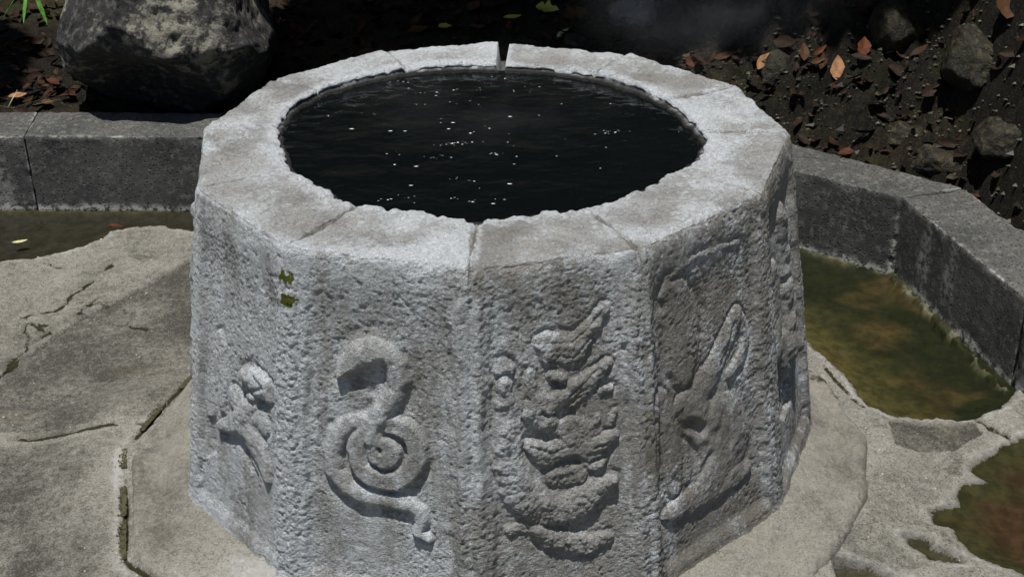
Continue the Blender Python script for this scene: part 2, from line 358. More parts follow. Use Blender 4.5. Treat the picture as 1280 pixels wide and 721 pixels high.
gx = np.arange(-1.70, 1.60, .0042); gy = np.arange(-.80, 1.36, .0042)
X, Y = np.meshgrid(gx, gy, indexing='ij')
h, at_, reg, inb, kd = ground_fields(X.ravel(), Y.ravel())
Xr, Yr = X.ravel(), Y.ravel()
V = np.stack([Xr, Yr, h], 1); F = gridfaces(len(gx), len(gy))
fc = V[F].mean(1); keep = np.hypot(fc[:, 0], fc[:, 1]) > .66
fr_ = reg[F[:, 0]]; fb = inb[F].mean(1) > .5
m = Mat('far_ground'); GM = m.done(m.mix(m.noise(1.5, 6), (.10, .095, .07), (.25, .24, .2)), .9, m.bump(m.noise(20, 5), .01), .2)
big = mesh_from('ground', [(-60, -60, -.11), (60, -60, -.11), (60, 60, -.11), (-60, 60, -.11)], [(0, 1, 2, 3)], smooth=False)
ground = obj('ground', big, GM, kind='structure')
slab_lab = {1: 'pale cracked slab', 2: 'dark grey weathered slab', 5: 'dark smooth slab edging the green puddle', 4: 'pale rough rock slab'}
for k in (1, 2, 3, 4, 5, 6):
    sel = keep & (fr_ == k) & ~fb
    if sel.sum():
        o = obj('paving_slab', sub('paving_slab', V, F, sel, at_), PAVE, ground)
        if k in slab_lab: o['label'] = slab_lab[k]
for i, (p, lab, _) in enumerate(puds):
    a = np.array(p); c0, c1 = a.min(0)-.03, a.max(0)+.03
    sel = keep & fb & (fc[:, 0] > c0[0]) & (fc[:, 0] < c1[0]) & (fc[:, 1] > c0[1]) & (fc[:, 1] < c1[1]) & (sdpoly(fc[:, 0], fc[:, 1], p) < .03)
    obj('puddle_bed', sub('puddle_bed', V, F, sel, at_), BED, ground)
    # the water sheet: runs out under the shore
    sh = (sdpoly(fc[:, 0], fc[:, 1], p) < .035) & keep
    Vw = V.copy(); Vw[:, 2] = WL
    f2 = sh & (V[F][:, :, 2].min(1) < WL+.001)
    o = obj('puddle_water', sub('puddle_water', Vw, F, f2), PUD, kind='structure')

# ------------------------------------------------------------------ kerb stones
def kerb_stone(parent, q, z0, z1, seed, limeface=True, lab=None):
    """q: plan corners front-left, front-right, back-right, back-left"""
    q = np.array(q, float); L = np.linalg.norm(q[1]-q[0]); Wd = np.linalg.norm(q[3]-q[0]); H_ = z1-z0; r = .007
    res = .008
    Vs = []; Fs = []; off = 0
    dims = (L, Wd, H_)
    for ax in range(3):
        for sd in (0, 1):
            a, b = [i for i in range(3) if i != ax]
            na, nb_ = max(2, int(dims[a]/res)+1), max(2, int(dims[b]/res)+1)
            A, B = np.meshgrid(np.linspace(0, dims[a], na), np.linspace(0, dims[b], nb_), indexing='ij')
            P = np.zeros((na*nb_, 3)); P[:, a] = A.ravel(); P[:, b] = B.ravel(); P[:, ax] = sd*dims[ax]
            f_ = gridfaces(na, nb_, off)
            if (sd == 0) != (ax == 1): f_ = f_[:, ::-1]
            Vs.append(P); Fs.append(f_); off += len(P)
    P = np.concatenate(Vs); F_ = np.concatenate(Fs)
    lo = np.full(3, r); hi = np.array(dims)-r; c = np.clip(P, lo, hi); d = P-c; n = d/(np.linalg.norm(d, axis=1, keepdims=True)+1e-9)
    P = c+n*r
    u = P[:, 0]/L; v = P[:, 1]/Wd
    xy = (q[0]*(1-u)[:, None]+q[1]*u[:, None])*(1-v)[:, None]+(q[3]*(1-u)[:, None]+q[2]*u[:, None])*v[:, None]
    wx, wy, wz = xy[:, 0], xy[:, 1], P[:, 2]+z0
    edge = np.sort(np.minimum(P, np.array(dims)-P), 1)[:, 1]
    am = .0012+.004*sst(.02, .0, edge)
    disp = fbm(wx*40+seed, wy*40, wz*40, 3, seed)*am-.006*sst(.25, .6, fbm(wx*18, wy*18, wz*18+seed, 3, seed+5))*sst(.025, 0, edge)
    t = (q[1]-q[0])/L; nn = np.array([t[1], -t[0]])
    Nw = np.stack([n[:, 0]*t[0]-n[:, 1]*nn[0], n[:, 0]*t[1]-n[:, 1]*nn[1], n[:, 2]], 1)
    Pw = np.stack([wx, wy, wz], 1)+Nw*disp[:, None]
    lime = sst(.035, .0, np.abs(P[:, 2]-.056)*1.6+.02*fbm(wx*20, wy*20, 0, 3, 9))*(P[:, 1] < .05)+.35*sst(.3, .6, fbm(wx*8, wy*8, wz*3, 3, seed+2))*(P[:, 2] < H_-.01)+.7*sst(.010, .0, edge)*sst(-.1, .4, fbm(wx*10, wy*10, wz*10, 2, seed+4))
    o = obj('kerb_stone', mesh_from('kerb_stone', Pw, F_, {'lime': np.clip(lime, 0, 1)}), KERB, parent)
    if lab: o['label'] = lab
KZ = .185
kl_ = thing('stone_kerb', 'low dark basalt kerb running left behind the well, under the boulder', 'kerb', (-1.2, 1.35, GZ))
kl_.location = (0, 0, 0)
def T(x, y, z=KZ): return at(x, y, z)[:2]
A0 = T(-400, 172); A1 = T(30, 171); B1 = T(47, 140); B0 = T(-400, 142)
A2 = np.array((-.05, 1.232)); B2 = np.array((-.05, 1.43)); A3 = np.array((.49, 1.2)); B3 = np.array((.62, 1.41))
g_ = .0004
kerb_stone(kl_, [A0, A1-(g_, 0), B1-(g_, 0), B0], GZ-.06, KZ, 3)
kerb_stone(kl_, [A1+(g_, 0), A2-(g_, 0), B2-(g_, 0), B1+(g_, 0)], GZ-.06, KZ+.002, 4)
kerb_stone(kl_, [A2+(g_, 0), A3-(g_, 0), B3-(g_, 0), B2+(g_, 0)], GZ-.06, KZ, 5)
kr_ = thing('stone_kerb', 'mitred dark basalt kerb bending round the green puddle on the right', 'kerb')
C1 = np.array(T(1127, 247, .175)); D1 = np.array(T(1205, 236, .175))
E1 = np.array(T(1280, 371, .175)); E1b = np.array(T(1280, 289, .175))
dC = (E1-C1); dD = (E1b-D1)
F0 = np.array((.49, 1.2)); 
C0 = np.array(T(992, 214, .175)); D0 = np.array(T(991, 180, .175))
C00 = C0+(C0-C1)/np.linalg.norm(C0-C1)*.40; D00 = D0+(D0-D1)/np.linalg.norm(D0-D1)*.40
kerb_stone(kr_, [C00, C1-(.002, 0), D1-(.002, 0), D00], GZ-.06, .177, 6)
kerb_stone(kr_, [C1+(.003, -.002), C1+dC*1.02, D1+dD*1.35, D1+(.003, -.002)], GZ-.06, .174, 7)
e0 = C1+dC*1.03; e1 = D1+dD*1.37
kerb_stone(kr_, [e0, e0+dC*1.1, e1+dC*1.1, e1], GZ-.06, .172, 8)

# ------------------------------------------------------------------ slope behind the kerb
def hill(x, y):
    x = np.asarray(x, float); y = np.asarray(y, float)
    # distance behind the kerb line
    k = np.where(x < .6, y-1.45, np.where(x < 1.35, y-(1.45-(x-.6)*.85), y-.8+(x-1.35)*6))
    k = np.minimum(k, np.hypot(np.maximum(x-1.45, 0)*1.0, np.maximum(y-.6, 0))+np.maximum(x-1.45, -1)*.2+2) 
    k = np.maximum(k, (x-1.42)*.9)
    k = np.maximum(k, 0)
    st = .15+.40*sst(-.2, 1.4, x)
    z = .10+st*k+.10*np.maximum(k-2, 0)
    rk = sst(.1, 1.2, x)
    f1, f2, _ = worley(x*5+.3*fbm(x*9, y*9, 0, 2, 4), y*5, 5)
    z = z+rk*.07*(sst(0, .5, f2-f1))*sst(0, .3, k)
    f1, f2, _ = worley(x*17, y*17, 6); z = z+(.006+rk*.016)*sst(0, .4, f2-f1)
    z = z+.05*fbm(x*3, y*3, 0, 4, 80)+.030*fbm(x*14, y*14, 0, 5, 82, .6)+rk*.02*(1-2*np.abs(fbm(x*24, y*24, 0, 3, 83)))
    return z
hx = np.arange(-2.6, 2.9, .0125); hy_ = np.arange(.30, 4.6, .0125)
X, Y = np.meshgrid(hx, hy_, indexing='ij'); Z = hill(X.ravel(), Y.ravel())
V = np.stack([X.ravel(), Y.ravel(), Z], 1); F = gridfaces(len(hx), len(hy_)); fc = V[F].mean(1)
def behind(x, y):      # inside the strip that the slope covers
    bl = np.interp(x, [-3, -1.5, -.05, .62], [B0[1]+.02, 1.50, 1.41, 1.38]); 
    pol = [D00+(0, -.02), D1+(-.02, -.01), E1b+(-.02, 0), E1b+(dD*1.0)+(0, 0), (2.9, E1b[1]-.9), (9, -2), (9, 60), (-9, 60), (-9, 1.49), (-1.5, 1.49), (-.05, 1.41), (.60, 1.39)]
    return inpoly(x, y, [tuple(p) for p in pol])
kp = behind(fc[:, 0], fc[:, 1])
obj('hillside', sub('hillside', V, F, kp, {'tone': vn(V[:, 0]*2, V[:, 1]*2, 0, 3)}), EARTH, kind='structure')
# coarse continuation upwards and to the sides
hx = np.concatenate([np.arange(-30, 30.1, .5)]); hy_ = np.arange(4.5, 40, .5)
X, Y = np.meshgrid(hx, hy_, indexing='ij'); Z = .85+1.05*(Y-4.5)+.5*fbm(X*.3, Y*.3, 0, 4, 3); Z = np.minimum(Z, 13+fbm(X, Y, 0, 3))
Z[:, 0] = .35
V = np.stack([X.ravel(), Y.ravel(), Z.ravel()], 1)
obj('hillside', mesh_from('hillside_far', V, gridfaces(len(hx), len(hy_)), {'tone': V[:, 0]*0}), EARTH, kind='structure')
def on_hill(px, py):
    v = ray(px, py); v = v/np.linalg.norm(v); t = 3.2
    for i in range(900):
        p = CAM+v*t
        if p[2] < float(hill(p[0], p[1])): return p
        t += .006
    return p

# ------------------------------------------------------------------ the carved well
H = .6833
topv = np.array([at(x, y, H)[:2] for x, y in [(243, 236), (355, 309), (585, 336), (800, 311), (955, 241), (989, 165), (925, 107), (785, 67), (630, 50), (480, 62), (340, 100), (257, 157)]])
angs = np.unwrap(np.arctan2(topv[:, 1], topv[:, 0]))
botr = np.full(12, .700); botr[0] = .703; botr[1] = .700; botr[4] = .690; botr[5] = .708
bota = angs.copy(); bota[1] -= math.radians(1.5); bota[5] -= math.radians(2.5)
botv = np.stack([botr*np.cos(bota), botr*np.sin(bota)], 1)
ipx = [(355, 187), (370, 130), (430, 103), (500, 88), (560, 82), (625, 82), (700, 87), (760, 98), (820, 120), (860, 150), (880, 172), (870, 195), (840, 215), (790, 238), (750, 253), (680, 262), (600, 272), (580, 273), (520, 262), (440, 253), (400, 232), (370, 212)]
ip = np.array([at(x, y, H-.004)[:2] for x, y in ipx]); ia = np.arctan2(ip[:, 1], ip[:, 0]); ir = np.hypot(ip[:, 0], ip[:, 1])
o_ = np.argsort(ia); ia, ir = ia[o_], ir[o_]
def rin(th):
    th = (th+PI) % (2*PI)-PI
    return np.interp(th, np.concatenate([ia-2*PI, ia, ia+2*PI]), np.concatenate([ir]*3))
NS = [150, 150, 150, 150, 130, 90, 60, 60, 60, 60, 60, 110]
# profile stations: inner wall, rim, outer wall
vi = np.linspace(0, 1, 30)[:-1]; vr = np.linspace(0, 1, 62)[:-1]; vo = np.linspace(0, 1, 255)
NVt = len(vi)+len(vr)+len(vo)
face_id = []; s_l = []; th_l = []; ot = []; ob = []
for k in range(12):
    n = NS[k]; s = np.arange(n)/n
    a0 = angs[k]; a1 = angs[(k+1) % 12]+(2*PI if k == 11 else 0)
    th_l.append(a0+(a1-a0)*s); s_l.append(s); face_id.append(np.full(n, k))
    ot.append(topv[k]*(1-s)[:, None]+topv[(k+1) % 12]*s[:, None]); ob.append(botv[k]*(1-s)[:, None]+botv[(k+1) % 12]*s[:, None])
s_ = np.concatenate(s_l); th = np.concatenate(th_l); fid = np.concatenate(face_id); ot = np.concatenate(ot); ob = np.concatenate(ob)
NU = len(s_)
ri = rin(th)-.007; ri = ri+.005*fbm(np.cos(th)*6, np.sin(th)*6, 0, 3, 5)+.007*fbm(np.cos(th)*22, np.sin(th)*22, 0, 4, 6, .6)
inn = np.stack([ri*np.cos(th), ri*np.sin(th)], 1)
B = np.zeros((NU, NVt, 3)); reg = np.zeros((NU, NVt))       # reg: 0 inner,1 rim,2 wall
nI, nR = len(vi), len(vr)
B[:, :nI, :2] = inn[:, None, :]; B[:, :nI, 2] = H-.30+vi[None, :]*.30
w = vr[None, :, None]
B[:, nI:nI+nR, :2] = inn[:, None, :]*(1-w)+ot[:, None, :]*w; B[:, nI:nI+nR, 2] = H
w = vo[None, :, None]
B[:, nI+nR:, :2] = ot[:, None, :]*(1-w)+ob[:, None, :]*w; B[:, nI+nR:, 2] = H*(1-vo)[None, :]-.012*vo[None, :]
reg[:, nI:nI+nR] = 1; reg[:, nI+nR:] = 2
# smooth the profile a little so the arrises are rounded
def sm(A, k):
    for _ in range(k): A[:, 1:-1] = .25*A[:, :-2]+.5*A[:, 1:-1]+.25*A[:, 2:]
    return A
B = sm(B, 9); k_ = nI+nR; B[:, k_-14:k_+16] = sm(B[:, k_-14:k_+16].copy(), 16)
Bs = B.copy()
for it in range(70):
    Bs = .25*np.roll(Bs, 1, 0)+.5*Bs+.25*np.roll(Bs, -1, 0)
    if it == 22: Bm = Bs.copy()
wv = np.concatenate([np.zeros(len(vi)+len(vr)), vo]); up_ = sst(0, .12, wv)[None, :, None]; lo_ = sst(.55, .95, wv)[None, :, None]
B = B*(1-up_)+(Bm*(1-lo_)+Bs*lo_)*up_
flare = .020*sst(.93, 1.0, wv)**2; B[..., :2] *= 1+(flare/.7)[None, :, None]
du = np.roll(B, -1, 0)-np.roll(B, 1, 0); dv = np.gradient(B, axis=1)
N = np.cross(du, dv); N /= np.linalg.norm(N, axis=2, keepdims=True)+1e-12
cen = B.copy()
out = np.sign((N[:, -60, :2]*B[:, -60, :2]).sum(1).mean()); N *= out
# average normals along u near corners
for _ in range(3): N = (np.roll(N, 1, 0)+2*N+np.roll(N, -1, 0))/4
N /= np.linalg.norm(N, axis=2, keepdims=True)
x, y, z = B[..., 0], B[..., 1], B[..., 2]
edge_len = np.linalg.norm(np.roll(topv, -1, 0)-topv, axis=1)[fid]
de = np.minimum(s_, 1-s_)*edge_len            # distance along the face to the nearest corner (m)
nearv = np.where(s_ < .5, fid, (fid+1) % 12)  # nearest vertex
sgn = np.where(s_ < .5, 1., -1.)
wall = (reg == 2)*1.; rim = (reg == 1)*1.; inner = (reg == 0)*1.
D = np.zeros_like(x); crust = np.zeros_like(x); patina = np.zeros_like(x); moss = np.zeros_like(x); wet = np.zeros_like(x)
V_o = np.concatenate([np.zeros(nI+nR), vo])[None, :]; V_r = np.concatenate([np.zeros(nI), vr, np.ones(len(vo))])[None, :]
th2 = th[:, None]; arc = th2*.65
# --- wall texture
macro = fbm(x*6, y*6, z*6, 4, 100); meso = fbm(x*30, y*30, z*30, 3, 101)
rip = 1-np.abs(vn(arc*62+1.3*meso, z*150+2.2*meso, 0, 102))*1.6; rip2 = 1-np.abs(vn(arc*120, z*210+1.5*meso, 4, 103))*1.8
blob = fbm(x*130, y*130, z*130, 2, 104)
cw = fbm(arc*95+.8*meso, z*115+.8*meso, 0, 3, 105, .6); cwor = 1-2.2*np.abs(cw)
rough_m = .45+.55*sst(-.3, .4, fbm(x*9, y*9, z*5, 3, 106))
ripw = np.array([.5, .55, 1.25, 1.2, 1.2, 1.2, 1, 1, 1, 1, .5, .5])[fid][:, None]*(.55+.45*sst(.55, .2, V_o)+.3*sst(-.2, .3, fbm(x*11, y*11, z*9, 2, 108)))
knob = 1-1.9*np.abs(fbm(x*150, y*150, z*170, 2, 109, .6)); fine = vn(x*330, y*330, z*330, 112)
rip = 1-np.abs(vn(arc*95+1.6*meso, z*240+2.6*meso, 0, 102))*1.6
rpm = sst(.55, 1.15, ripw+.35*vn(x*13, y*13, z*13, 114))            # where the flowstone ripples sit
smo = sst(-.25, .35, fbm(x*8, y*8, z*6, 4, 113)+.15)                   # worn smooth <-> crusted
streak = fbm(arc*42+.9*fbm(x*30, y*30, z*12, 2, 117), z*5, 3, 4, 115, .65)
pits = sst(.35, .6, fbm(x*85, y*85, z*85, 2, 116))
TEX = .55*wall*(.0022*meso+(.25+.75*smo)*rpm*(.0017*rip+.0015*rip2)+(.25+.75*smo)*(1-.5*rpm)*(.0018*blob+.0024*knob+.0016*fine)-.0026*pits)
D += wall*.0028*macro+TEX
crust += wall*(.50+.60*macro+.20*meso+.10*(rip-.5)+.14*knob+.48*streak)
vtx = lambda k: (nearv == k)[:, None]
deg = de[:, None]
# ridge / crust bands at the corners
for k, (wd, amp, cst) in {1: (.028, .0032, .40), 2: (.016, .0014, .03), 3: (.034, .0042, .02), 4: (.026, .002, -.05), 0: (.02, .002, .3), 5: (.02, .002, 0), 11: (.02, .002, .2)}.items():
    q = vtx(k)*sst(wd*1.5, wd*.5, deg+.016*macro+.008*meso)*wall*(.55+.45*sst(-.3, .3, fbm(z*14, th2*5, k, 2, 111)))
    D += q*amp*.36*(cwor*1.0-.1)+q*.0014*blob; crust += q*cst
# narrow pilaster beside vertex 2 (left side) and grooves
q = (fid == 1)[:, None]*np.exp(-((((1-s_)*edge_len)[:, None]-.016)/.009)**2)*wall; D += .004*q; crust -= .15*q
q = (fid == 1)[:, None]*np.exp(-((((1-s_)*edge_len)[:, None]-.034)/.006)**2)*wall; D -= .003*q
q = np.exp(-((deg-.0)/.0035)**2)*wall*(vtx(2)+vtx(3)+vtx(1)*.3+vtx(0)+vtx(4)); D -= .0035*q*sst(-.3, .3, fbm(z*9, th2*3, 0, 2, 9))
# framed panels: slightly sunk field on face 3, 4
for k, dpt in ((1, .009), (2, .008), (3, .012), (4, .014), (0, .009), (11, .010), (5, .010)):
    L = edge_len[:, None]; a = s_[:, None]*L
    aw = a+.006*meso+.010*macro; mg = .026 if k != 1 else .032
    fr2 = sst(mg, mg+.014, aw)*sst(mg, mg+.014, L-aw)*(1-.9*sst(.13, .03, H-z+.02*macro))*sst(.030, .06, z)*(fid == k)[:, None]*wall; D -= dpt*fr2
for k in (1, 2, 3):
    D += vtx(k)*wall*sst(.05, .12, V_o)*(.0035*np.exp(-((deg-.014+.004*meso)/.007)**2)-.0030*np.exp(-((deg-.026+.004*meso)/.004)**2)*(.6+.6*macro))
# --- patina by panel
P_ = {0: (.05, .2), 1: (.10, .1), 2: (.35, -.08), 3: (.72, -.22), 4: (.65, -.28), 5: (.5, -.2)}
for k, (pt, c_) in P_.items():
    q = (fid == k)[:, None]*wall; patina += q*(pt*(.55+.9*sst(-.4, .5, fbm(x*7, y*7, z*4, 4, 120)))); crust += q*c_
patina += wall*.35*sst(.10, .0, V_o+.03*macro)*(np.isin(fid, (1, 2, 3, 4)))[:, None]
patina += wall*.5*sst(.80, 1.0, V_o+.1*macro)*(np.isin(fid, (3, 4, 2)))[:, None]
crust += wall*.18*sst(.12, .0, V_o+.05*meso)*np.isin(fid, (0, 1))[:, None]
# bluish-white run-off at corner 1
q = vtx(1)*sst(.055, .010, deg+.016*macro)*wall; crust += q*.75
q = (vtx(2)+vtx(3))*sst(.02, .006, deg+.008*macro)*wall*sst(-.2, .3, fbm(x*9, y*9, z*5, 3, 119)); crust += q*.45
q = vtx(0)*sst(.03, .008, deg)*wall; crust += q*.3
# --- relief carvings, in the plane of each face
def face_frame(k):
    A = np.array([*topv[k], H]); Bv = np.array([*topv[(k+1) % 12], H]); mb = (botv[k]+botv[(k+1) % 12])/2; mt = (topv[k]+topv[(k+1) % 12])/2
    ex = (Bv-A)/np.linalg.norm(Bv-A); dn = np.array([*mb, 0])-np.array([*mt, H]); dn -= ex*(dn@ex); dn /= np.linalg.norm(dn)
    return A, ex, dn, np.cross(ex, dn)
def to_face(fr, px, py):
    A, ex, dn, n = fr; v = ray(px, py); t = ((A-CAM)@n)/(v@n); p = CAM+v*t-A; return (p@ex, p@dn, t/FOC)
relief = np.zeros((NU, NVt), int)
class Carver:
    def __init__(s, k):
        s.k = k; s.fr = face_frame(k); s.u = np.where(fid == k)[0]; s.v = np.arange(nI+nR, NVt)
        g = B[np.ix_(s.u, s.v)]-s.fr[0]; s.a = g@s.fr[1]; s.b = g@s.fr[2]; s.h = np.zeros_like(s.a)
        s.wa = .0035*fbm(s.a*60, s.b*60, k, 3, 200); s.wb = .0035*fbm(s.a*60, s.b*60, k+9, 3, 201)
        s.out = np.full(s.a.shape, 1.); s.gain = .85 if k == 3 else (.9 if k == 2 else 1.)
    def px(s, x, y): return to_face(s.fr, x, y)
    def stroke(s, pts, hgt0, flat=.5, pxmode=True, over=False, pl=.85):
        """pts: (px, py, radius px)"""
        hgt = hgt0*s.gain; h = np.zeros_like(s.a); cov = np.full(s.a.shape, -9.)
        P = [(*s.px(p[0], p[1]), p[2]) for p in pts] if pxmode else [(p[0], p[1], 1., p[2]) for p in pts]
        for p, q in zip(P[:-1], P[1:]):
            d, t = segd(s.a+s.wa, s.b+s.wb, p, q); r = p[3]*p[2]*(1-t)+q[3]*q[2]*t
            cov = np.maximum(cov, 1-d/r)
        e = np.clip(cov, 0, 1); e = np.clip(e/pl, 0, 1); h = hgt*(1-(1-e)**2)**(.50+.6*flat); s.out = np.minimum(s.out, -cov*P[0][3]*P[0][2])
        if over: s.h = np.where(cov > 0, h, s.h-.5*hgt*sst(-.5, 0, cov)*(s.h > 0))
        else: s.h = np.maximum(s.h, h)
        return s
    def line(s, pts, w, dep):                      # incised line
        P = [s.px(p[0], p[1]) for p in pts]; d = np.full(s.a.shape, 9.)
        for p, q in zip(P[:-1], P[1:]): d = np.minimum(d, segd(s.a+s.wa*.5, s.b+s.wb*.5, p, q)[0])
        s.h = s.h-dep*np.exp(-(d/(w*P[0][2]))**2)
    def sink(s, pts, dep, soft=4):
        P = [s.px(*p) for p in pts]; sd = sdpoly(s.a+s.wa, s.b+s.wb, [(p[0], p[1]) for p in P]); s.h = s.h-dep*sst(soft*P[0][2], -soft*P[0][2], sd)
    def apply(s, damp=.54, ero=.20):
        global D, relief
        ix = np.ix_(s.u, s.v); s.h = s.h-.0060*np.exp(-((s.out-.0045)/.0045)**2)*(s.h < .002)*sst(-.6, .1, fbm(s.a*20, s.b*20, s.k, 2, 231)); s.h = s.h*(damp+ero*np.clip(fbm(s.a*40, s.b*40, s.k, 3, 230), -1, 1)); D[ix] += s.h-TEX[ix]*.35*sst(.001, .006, s.h); m_ = s.h > .003
        relief[ix] = np.where(m_, 1, 0)
c = Carver(1)   # snake
c.stroke([(424, 472, 8), (432, 460, 14), (446, 448, 20), (464, 440, 20), (482, 444, 17), (494, 458, 16), (497, 476, 16), (491, 496, 15), (480, 514, 15), (469, 532, 16), (468, 550, 15)], .024, .35)
c.stroke([(458, 528, 11), (436, 530, 13), (420, 546, 14), (412, 568, 14), (415, 592, 14), (432, 612, 14), (458, 624, 13), (488, 629, 12), (512, 632, 12), (524, 640, 11), (526, 655, 10), (522, 666, 8), (536, 674, 6)], .017)
ring = [(483+38*math.cos(t), 567+36*math.sin(t), 15) for t in np.linspace(-1.9, 3.9, 26)]
c.stroke(ring, .0205, pl=.45)
c.stroke([(478, 566, 26), (480, 567, 26)], .0225, .05, pl=.4)
c.line([(479+24*math.cos(t), 566+24*math.sin(t)) for t in np.linspace(-1.0, 4.0, 24)], 1.6, .008)
c.stroke([(491, 494, 14), (479, 512, 15), (468, 532, 16), (462, 550, 10)], .029, .4)
c.line([(473, 561), (475, 564)], 2.4, .014)
c.line([(424, 476), (436, 468), (452, 462), (468, 456), (478, 452)], 3.2, .008)
c.sink([(436, 486), (446, 470), (462, 462), (478, 458), (482, 466), (478, 482), (470, 496), (452, 496)], .006)
c.line([(400, 600), (412, 618), (430, 632), (455, 644), (492, 646), (506, 652)], 7, .006)
c.line([(392, 372), (402, 366), (412, 378), (414, 396)], 2.5, .003); c.line([(498, 372), (510, 386), (520, 404)], 2.5, .003)
c.apply(.60, .08)
c = Carver(2)   # coiled horned beast
c.stroke([(630, 478, 7), (633, 505, 14), (635, 540, 20), (638, 580, 24), (650, 612, 26), (672, 634, 25), (698, 642, 23), (722, 632, 22), (744, 614, 18), (766, 602, 9)], .027, .4)
c.stroke([(664, 560, 10), (684, 570, 17), (708, 560, 20), (732, 560, 17), (752, 556, 13), (768, 545, 7)], .019, .3)
c.stroke([(696, 600, 14), (708, 596, 18), (722, 596, 14)], .012, .3)
c.stroke([(664, 520, 12), (676, 508, 20), (680, 524, 19), (690, 536, 13)], .021)
c.stroke([(688, 512, 12), (706, 500, 16), (724, 488, 16), (742, 474, 12), (760, 455, 7)], .018)
c.stroke([(682, 430, 14), (694, 440, 22), (714, 440, 22), (730, 424, 13), (744, 404, 11), (757, 384, 8)], .014)
c.stroke([(664, 470, 6), (666, 490, 9), (668, 504, 9)], .011)
c.stroke([(690, 470, 7), (704, 476, 8)], .015)
c.stroke([(672, 664, 11), (690, 676, 14), (712, 680, 15), (736, 682, 14), (758, 674, 10)], .019)
c.stroke([(624, 466, 6), (630, 458, 8), (640, 464, 6)], .007); c.stroke([(636, 492, 6), (648, 512, 8), (646, 524, 8)], .008)
c.stroke([(640, 666, 8), (656, 662, 8), (672, 664, 8)], .008); c.stroke([(752, 490, 6), (764, 486, 5)], .010); c.stroke([(742, 536, 5), (748, 522, 5)], .009); c.stroke([(764, 532, 5), (770, 515, 4)], .008)
c.stroke([(716, 545, 26), (738, 556, 24), (744, 575, 18)], .013, .3)
c.line([(679, 518), (682, 520)], 3.5, .014); c.line([(696, 482), (708, 486)], 3.5, .012)
c.line([(700, 512), (718, 500), (734, 486)], 3.5, .009); c.line([(656, 548), (668, 552), (684, 546), (694, 536)], 3.5, .010)
c.line([(694, 600), (712, 596), (730, 588), (748, 576)], 3, .004); c.line([(684, 660), (704, 660), (722, 650), (744, 642)], 3, .005); c.line([(654, 560), (660, 590), (676, 616)], 5, .010)
c.line([(716, 576), (738, 580), (756, 572)], 3, .009); c.line([(698, 548), (706, 556)], 3, .008); c.line([(714, 520), (722, 540)], 2.5, .005); c.line([(732, 510), (738, 528)], 2.5, .005)
w1, w2, _ = worley(c.a*85, c.b*95, 211)
for l_ in ([(690, 430), (714, 430), (734, 414), (752, 388)], [(694, 446), (718, 448), (742, 420)], [(700, 508), (724, 486), (748, 462)], [(692, 520), (712, 508), (736, 490)],
           [(742, 548), (760, 540)], [(744, 560), (764, 552)], [(736, 570), (756, 566)], [(686, 452), (704, 458), (724, 452)], [(664, 560), (690, 566), (716, 558)], [(668, 500), (672, 512)],
           [(700, 580), (722, 570)], [(706, 676), (712, 690)], [(726, 676), (732, 690)], [(744, 672), (752, 686)]): c.line(l_, 1.7, .006)
for j in range(15):
    a_ = PI*(.02+.92*j/14); cx_, cy_ = 690, 590; c.line([(cx_-60*math.cos(a_)*.78, cy_+52*math.sin(a_)), (cx_-60*math.cos(a_)*1.1, cy_+72*math.sin(a_))], 1.5, .004)
c.h *= .9; c.h += np.where(c.h > .004, .0045*(sst(0, .5, w2-w1)-.6)*.6+.004*(1-2*np.abs(fbm(c.a*38, c.b*34, 0, 2, 210))), 0)
c.apply()
c = Carver(3)   # rabbit
c.stroke([(880, 500, 18), (890, 478, 20), (902, 452, 17), (914, 424, 15), (924, 400, 13), (927, 390, 9)], .014, .35)
c.stroke([(932, 398, 6), (938, 420, 7), (932, 446, 8), (918, 468, 9)], .012, .4)
c.line([(922, 404), (916, 430), (906, 456)], 3.5, .009)
c.stroke([(862, 508, 18), (878, 524, 28), (904, 534, 44), (914, 560, 46), (902, 588, 40)], .020, .32)
c.stroke([(842, 644, 12), (868, 630, 20), (905, 606, 24), (936, 588, 14)], .018, .35)
c.stroke([(838, 366, 14), (850, 372, 24), (860, 404, 30), (860, 444, 30), (862, 470, 18)], .008, .25)
c.stroke([(830, 500, 14), (838, 540, 18), (846, 580, 20), (850, 610, 14)], .009, .3)
c.line([(866, 532), (882, 538)], 8, .022); c.line([(892, 570), (882, 592), (872, 604)], 5, .012); c.line([(848, 600), (862, 612)], 5, .009)
c.line([(896, 500), (888, 520), (892, 546)], 5, .006); c.line([(930, 520), (940, 560), (934, 590)], 4, .005)
c.sink([(850, 664), (880, 652), (915, 632), (948, 600), (950, 634), (900, 668), (868, 690)], .022, 5)
c.stroke([(834, 372, 4), (838, 350, 5), (860, 332, 5), (874, 322, 5), (900, 312, 4), (925, 304, 4)], .0028)
c.line([(872, 318), (884, 345), (892, 372)], 3, .005)
c.apply()
c = Carver(4)   # edge-on creature to the right
def uvs(c, lst, hgt, fl=.5): c.stroke(lst, hgt, fl, pxmode=False)
def fz(k, z): return (H-z)/abs(face_frame(k)[2][2])
